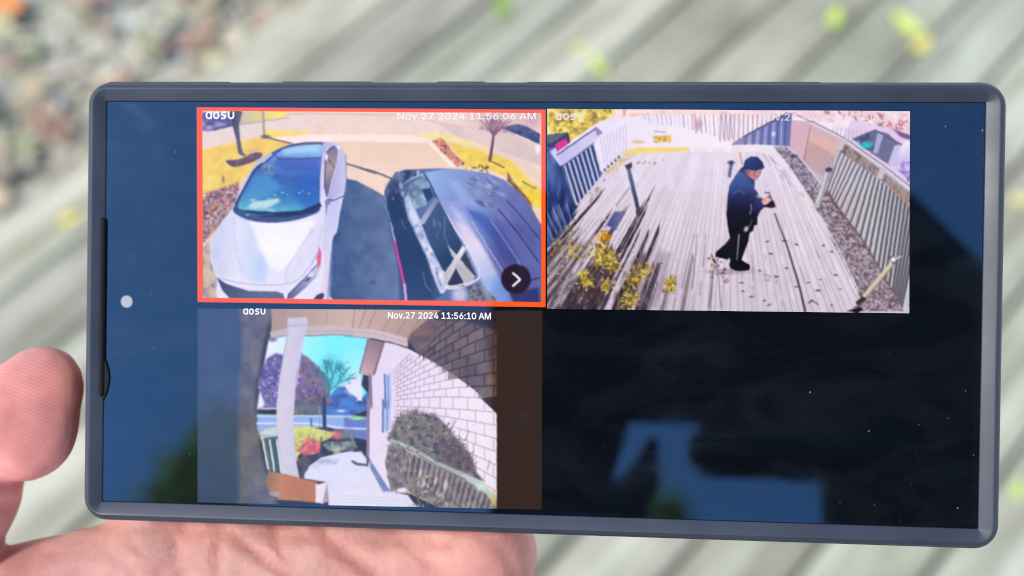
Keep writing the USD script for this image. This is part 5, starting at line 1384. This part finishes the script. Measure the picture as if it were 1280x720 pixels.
# thumb
bone((53, 482, -4.5), 52, (22, 527, -3.5), 73)
bone((22, 527, -3.5), 73, (-40, 545, -4.0), 63)
bone((-20, 570, -8.0), 60, (-50, 618, -9.5), 78)
bone((-50, 618, -9.5), 78, (-78, 672, -10.0), 80)
bone((-78, 672, -10.0), 80, (-130, 800, -10.0), 92)
bone((-120, 800, -9.0), 95, (90, 1120, -14.0), 112)
# web between thumb and palm, thenar
bone((200, 706, -19.0), 72, (-50, 772, -15.0), 84)
bone((-60, 800, -12.0), 100, (130, 1080, -14.0), 120)
bone((60, 790, -13.0), 84, (240, 1040, -15.0), 110)
# palm
for x, y, x2, r0 in ((205, 585, 250, 76), (300, 560, 310, 76), (440, 575, 380, 76), (575, 625, 440, 74)):
    bone((x, y, -23.0), r0, (x2, 1180, -18.0), 92)
bone((200, 704, -19.5), 76, (590, 700, -19.5), 78)
bone((190, 790, -17.5), 84, (580, 800, -18.0), 84)
bone((200, 900, -16.5), 92, (560, 900, -17.5), 90)
bone((596, 690, -18.5), 82, (500, 1120, -18.0), 108)
bone((330, 1160, -19.0), 120, (330, 1330, -21.0), 150)
bone((330, 1330, -21.0), 150, (280, 1600, -28.0), 190)
# fingers behind the phone
for (x, y, l, r0) in ((205, 580, 300, 60), (295, 552, 340, 64), (440, 566, 320, 62), (575, 618, 270, 54)):
    bone((x, y, -21.5), r0 * 1.05, (x - 6, y - l * .45, -21.5), r0)
    bone((x - 6, y - l * .45, -21.5), r0, (x + 10, y - l * .75, -20.8), r0 * .92)
    bone((x + 10, y - l * .75, -20.8), r0 * .92, (x + 26, y - l, -19.8), r0 * .78)
lh = sdf_mesh(hand, 0.00115, 0.0021, smooth_iter=2)

# creases of palm and thumb, in photo pixels: line, width, depth (mm), how red
creases = [
    (S(-60, 606, 0, 608, 32, 608), 4, .5, .7), (S(-40, 632, 0, 634, 22, 640), 6, .4, .2),
    (S(276, 640, 272, 690, 268, 740, 240, 820), 5, .55, .5), (S(255, 640, 300, 676, 330, 700, 372, 735, 400, 800), 6, .8, .55),
    (S(340, 640, 352, 690, 380, 740), 6, .5, .3), (S(395, 640, 408, 672, 440, 700, 470, 725, 520, 800), 7, .9, .6),
    (S(105, 655, 290, 664, 420, 672, 560, 680), 7, .3, .3), (S(560, 655, 620, 680, 650, 730), 7, .4, .2),
    (S(120, 680, 170, 720, 190, 790), 6, .3, .2), (S(60, 690, 150, 700, 240, 740), 5, .2, .15), (S(205, 650, 222, 690, 220, 750), 5, .3, .2), (S(470, 640, 520, 690, 590, 760), 6, .35, .2), (S(150, 650, 175, 690, 240, 715, 330, 720), 5, .25, .2)]


def seg_dist(p, line):
    best = np.full(len(p), 1e9)
    for a, b in zip(line[:-1], line[1:]):
        e = b - a
        t = np.clip((p - a) @ e / max(e @ e, 1e-9), 0, 1)
        best = np.minimum(best, np.linalg.norm(p - a - t[:, None] * e, axis=1))
    return best


def shade_skin(v, nrm):
    """Crease depth and skin colour at world points of the left hand."""
    px = pixel(v)
    front = (nrm @ PHONE[:3, 2]) > -0.1
    dep, red = np.zeros(len(v)), np.zeros(len(v))
    for ln, wd, d, k in creases:
        c = spline(ln, 6, False) if len(ln) > 2 else ln
        g = np.exp(-(seg_dist(px, c) / wd) ** 2)
        dep = np.maximum(dep, g * d * 1.35); red = np.maximum(red, np.exp(-(seg_dist(px, c) / (wd * 1.8)) ** 2) * k)
    dep, red = dep * front, red * front
    q = px / 60.0
    low = fbm(np.c_[q, np.zeros(len(q))], 3, 9)
    fine = fbm(np.c_[px / 14.0, np.zeros(len(q))], 2, 10)
    pale, pink, deep = np.array([0.42, 0.215, 0.175]), np.array([0.42, 0.175, 0.150]), np.array([0.38, 0.12, 0.09])
    mix = np.clip((low - 0.35) * 2.2, 0, 1)[:, None]
    col = pale * (1 - mix) + pink * mix
    rosy = np.clip(np.exp(-((px[:, 0] - 560) / 130) ** 2 - ((px[:, 1] - 690) / 60) ** 2) * 0.3 + np.exp(-((px[:, 0] - 20) / 90) ** 2 - ((px[:, 1] - 530) / 100) ** 2) * 1.3, 0, 1)[:, None]
    col = col * (1 - rosy) + np.array([0.68, 0.25, 0.215]) * rosy
    tip = np.exp(-((px[:, 0] - 92) / 30) ** 2 - ((px[:, 1] - 480) / 60) ** 2)[:, None] * 0.6
    col = col * (1 - tip) + np.array([0.56, 0.20, 0.11]) * tip
    line_ = (red * 0.8)[:, None]
    col = col * (1 - line_) + deep * line_
    return dep, col * (0.88 + 0.24 * fine)[:, None]


# the pad of the thumb is pressed flat
loc_ = (np.array(lh.vertices) - PHONE[:3, 3]) @ PHONE[:3, :3]
pq_ = pixel(np.array(lh.vertices))
pad_ = (pq_[:, 0] < 150) & (pq_[:, 1] < 640) & (loc_[:, 2] > -0.004)
loc_[pad_, 2] = -0.004 + (loc_[pad_, 2] + 0.004) * 0.5
lh.vertices = to_world(loc_)
lh.fix_normals()
n_ = np.array(lh.vertex_normals)
dep, _ = shade_skin(np.array(lh.vertices), n_)
lump = (fbm(np.array(lh.vertices) * 120, 3, 21) - 0.5) * 0.0008
lh.vertices = lh.vertices + n_ * (lump - dep * 0.001)[:, None]

# the rest of the body, standing on the deck behind the camera
b3 = lambda *v: np.array(v, float)
wrL, elL, shL = mm(330, 1330, -21), b3(-0.27, -0.13, 1.22), b3(-0.185, -0.43, 1.46)
wrR = mirror(np.array(1165.0), np.array(690.0), 0.020)
elR, shR = b3(0.36, -0.22, 1.44), b3(0.185, -0.43, 1.46)
rest = [(wrL, .021, elL, .042), (elL, .044, shL, .056), (wrR, .024, elR, .042), (elR, .044, shR, .056),
        (shL, .06, shR, .06), (b3(-.11, -.43, 1.42), .10, b3(.11, -.43, 1.42), .10), (b3(-.09, -.43, 1.28), .115, b3(.09, -.43, 1.28), .115), (b3(-.08, -.44, 1.1), .105, b3(.08, -.44, 1.1), .105),
        (b3(-.085, -.45, .95), .11, b3(.085, -.45, .95), .11), (b3(0, -.44, 1.48), .058, b3(0, -.405, 1.60), .054),
        (b3(0, -.43, 1.72), .088, b3(0, -.39, 1.71), .082), (b3(0, -.37, 1.64), .062, b3(0, -.345, 1.615), .042), (b3(0, -.315, 1.685), .012, b3(0, -.29, 1.655), .016),
        (b3(-.018, -.318, 1.618), .012, b3(.018, -.318, 1.618), .012), (b3(-.088, -.40, 1.70), .012, b3(-.090, -.405, 1.665), .010), (b3(.088, -.40, 1.70), .012, b3(.090, -.405, 1.665), .010)]
for s_ in (-1, 1):
    rest += [(b3(.095 * s_, -.45, .92), .088, b3(.11 * s_, -.435, .50), .056), (b3(.11 * s_, -.435, .50), .056, b3(.12 * s_, -.47, .09), .038), (b3(.12 * s_, -.48, .045), .036, b3(.125 * s_, -.30, .032), .026)]
bd = sdf_mesh(rest, 0.009, 0.022, smooth_iter=6)

# right hand round the other phone, seen only as a reflection
rh = []
def mbone(a, ra, b, rb, to=None):
    q = lambda v: mirror(np.array(float(v[0])), np.array(float(v[1])), v[2] / 1000.0)
    (rh if to is None else to).append((q(a), ra * 0.285e-3, q(b), rb * 0.285e-3))
mbone((1108, 284, 20), 42, (1205, 384, 20), 44)
mbone((1180, 390, 20), 62, (1180, 640, 20), 74)
mbone((1088, 575, 14), 54, (1098, 700, 16), 58)
mbone((1130, 420, 20), 50, (1110, 600, 18), 56)
mbone((1165, 620, 20), 90, (1165, 760, 22), 96)
mbone((1100, 565, 9), 27, (1000, 563, 4), 26); mbone((1000, 563, 4), 26, (893, 563, 2), 24)      # index along the lower edge
mbone((1110, 505, 16), 28, (1010, 500, 17), 27); mbone((1010, 500, 17), 27, (930, 496, 16), 23)
mbone((1115, 440, 17), 28, (1020, 435, 18), 27); mbone((1020, 435, 18), 27, (950, 432, 16), 23)
mbone((1112, 380, 18), 26, (1030, 372, 18), 24); mbone((1030, 372, 18), 24, (975, 368, 16), 20)
mbone((1120, 310, 18), 34, (1070, 290, 18), 30); mbone((1070, 290, 18), 30, (1010, 282, 17), 25)    # thumb
rhm = sdf_mesh(rh, 0.0022, 0.004, smooth_iter=4)
body = as_manifold(lh) + as_manifold(bd) + as_manifold(rhm)
bt_ = as_trimesh(body)
bt_.fix_normals()
vn = np.array(bt_.vertex_normals)
_, sk = shade_skin(np.array(bt_.vertices), vn)
far_ = np.linalg.norm(np.array(bt_.vertices) - mm(330, 800, -10), axis=1) > 0.13
sk[far_] = (0.45, 0.27, 0.20)
p_body = put('body', (np.array(bt_.vertices) - P0, bt_.faces), SKIN, person, smooth=True, colors=sk)

gv = sdf_mesh([(a, ra + 0.003, q, rb + 0.003) for a, ra, q, rb in rh], 0.0022, 0.004, smooth_iter=4)
put('added_hand_cover', (np.array(gv.vertices) - P0, gv.faces), JACKET, person, smooth=True)  # added cover, keeps the bare hand black in the reflection

# clothes follow the body, a little larger
infl = lambda bs, d: [(a, ra + d, b, rb + d) for a, ra, b, rb in bs]
dir_ = lambda a, b, d: a + (b - a) / np.linalg.norm(b - a) * d
sleeves = [(dir_(wrL, elL, .05), .036, elL, .050), (elL, .052, shL, .066), (dir_(wrR, elR, .03), .036, elR, .052), (elR, .054, shR, .066)]
jk = sdf_mesh(sleeves + infl(rest[4:9], .014), 0.009, 0.02, smooth_iter=5)
put('jacket', (np.array(jk.vertices) - P0, jk.faces), JACKET, person, smooth=True)
tr = sdf_mesh([(b3(.095 * s_, -.45, .93), .105, b3(.11 * s_, -.435, .50), .074) for s_ in (-1, 1)] + [(b3(.11 * s_, -.435, .50), .074, b3(.12 * s_, -.47, .10), .058) for s_ in (-1, 1)] + infl(rest[8:9], .010), 0.009, 0.012, smooth_iter=5)
put('trousers', (np.array(tr.vertices) - P0, tr.faces), JACKET, person, smooth=True)
for s_ in (-1, 1):
    sh = sdf_mesh([(b3(.12 * s_, -.49, .05), .046, b3(.125 * s_, -.30, .038), .038)], 0.006, 0.01, smooth_iter=3)
    sh.vertices[:, 2] = np.maximum(sh.vertices[:, 2], 0.002)
    put('shoe', (np.array(sh.vertices) - P0, sh.faces), BLACK, person, smooth=30)
hr = sdf_mesh([(b3(0, -.445, 1.735), .092, b3(0, -.405, 1.745), .086)], 0.006, 0.01, smooth_iter=2)
put('hair', (np.array(hr.vertices) - P0, hr.faces), JACKET, person, smooth=True)
for s_ in (-1, 1):
    e = trimesh.creation.icosphere(2, 0.0125); e.apply_translation(b3(.032 * s_, -.322, 1.695) - P0)
    put('eye', e, plain('eye_white', (0.6, 0.58, 0.55), 0.2) if s_ < 0 else '/World/Looks/eye_white', person, smooth=True)

# ------------------------------------------------------------------ the phone that takes the photograph, seen only in the glass of the first one
qm = lambda x, y, z: mirror(np.array(float(x)), np.array(float(y)), z)
ctr = qm(895, 385, 0.007)
SH2 = np.eye(4); SH2[:3, :3] = PHONE[:3, :3]; SH2[:3, 3] = ctr
inv = lambda w: (np.asarray(w) - ctr) @ PHONE[:3, :3]
ph2 = thing('camera_phone', 'black phone with an added dark flap, a dark outline reflected at the screen lower right', 'phone', matrix=SH2)
w2 = np.linalg.norm(qm(1140, 385, 0.007) - qm(650, 385, 0.007)); h2 = np.linalg.norm(qm(895, 532, 0.007) - qm(895, 240, 0.007))
DARKGLOSS = plain('black_casing', (0.004, 0.004, 0.005), 0.5)
put('casing', as_trimesh(rounded_box(w2, h2, 0.008, 0.0035)), DARKGLOSS, ph2, smooth=40)
lensc = inv(CAM)
an = trimesh.creation.annulus(0.0042, 0.0068, 0.0028, sections=40); an.apply_translation([lensc[0], lensc[1], -0.0052])
put('lens_ring', an, DARKGLOSS, ph2, smooth=40)
sc2 = trimesh.creation.box([w2 - 0.006, h2 - 0.006, 0.0006]); sc2.apply_translation([0, 0, 0.0042])
put('screen_glass', sc2, GLASS, ph2)
fl = np.array([inv(qm(x, y, 0.007))[:2] for x, y in ((786, 526), (783, 545), (768, 592), (764, 760), (612, 760), (612, 240), (652, 240), (652, 526))])
flm = trimesh.creation.extrude_polygon(Polygon(fl), 0.002); flm.apply_translation([0, 0, 0.0])
put('added_dark_flap', flm, JACKET, ph2)  # added sheet, blocks the sky left of this phone in the reflection
st_ = []
mbone((816, 552, 8), 9, (803, 600, 8), 21, st_); mbone((803, 600, 8), 21, (745, 680, 9), 52, st_); mbone((745, 680, 9), 52, (720, 760, 9), 60, st_)
sm_ = sdf_mesh(st_, 0.002, 0.003)
put('added_dark_wedge', (inv(np.array(sm_.vertices)), sm_.faces), JACKET, ph2, smooth=True)  # made-up piece, shaped to give a finger-like dark outline in the reflection

# ------------------------------------------------------------------ trees behind the photographer, seen in the glass
FOL = tinted('foliage', 0.6, 0.4)
BARK = plain('bark', (0.12, 0.09, 0.06), 0.9)


def tree(px, py, dz, rad, label, seed, colors):
    r = np.random.default_rng(seed)
    top = qm(px, py, dz)
    root = thing('tree', label, 'tree', (top[0], top[1], GZ))
    H_ = top[2] - GZ
    bones = [(b3(0, 0, -.1), .22, b3(.1, .05, H_ * .5), .15), (b3(.1, .05, H_ * .5), .15, b3(0, 0, H_), .05)]
    for k in range(9):
        a = k * 2.4; z = H_ * (0.45 + 0.055 * k)
        bones.append((b3(.08, .04, z), .06, b3(math.cos(a) * rad * .8, math.sin(a) * rad * .8, z + rad * .7), .02))
    t = trimesh.util.concatenate([as_trimesh(manifold3d.Manifold.batch_hull([manifold3d.Manifold.sphere(ra, 8).translate(tuple(a)), manifold3d.Manifold.sphere(rb, 8).translate(tuple(b))])) for a, ra, b, rb in bones])
    put('trunk', t, BARK, root, smooth=40)
    n = 9000
    clumps = [(b3(math.cos(k * 2.4) * rad * r.uniform(.2, .8), math.sin(k * 2.4) * rad * r.uniform(.2, .8), H_ * r.uniform(.5, .98)), rad * r.uniform(.3, .55)) for k in range(26)] + [(b3(0, 0, H_ + rad * .5), rad * .6)]
    c = np.array([clumps[i][0] + r.normal(size=3) * clumps[i][1] * .55 for i in r.integers(0, len(clumps), n)])
    a = r.normal(size=(n, 3)); a /= np.linalg.norm(a, axis=1, keepdims=True)
    b = np.cross(a, r.normal(size=(n, 3))); b /= np.linalg.norm(b, axis=1, keepdims=True)
    s = r.uniform(.06, .13, (n, 1))
    V = np.stack([c - a * s, c + b * s * .45, c + a * s, c - b * s * .45], 1).reshape(-1, 3)
    f = np.arange(n * 4).reshape(n, 4)
    col = np.repeat(np.array(colors)[r.integers(0, len(colors), n)] * r.uniform(.7, 1.25, (n, 1)), 4, 0)
    put('crown', (V, f), FOL, root, colors=col)


tree(272, 572, 12.0, 0.62, 'yellow green tree mirrored in the lower left of the smartphone screen', 5, [(0.55, 0.62, 0.10), (0.62, 0.60, 0.12), (0.40, 0.50, 0.07), (0.62, 0.52, 0.12)])
tree(828, 662, 12.0, 0.38, 'small green tree top mirrored at the lower screen edge right of centre', 6, [(0.32, 0.42, 0.08), (0.44, 0.48, 0.09)])
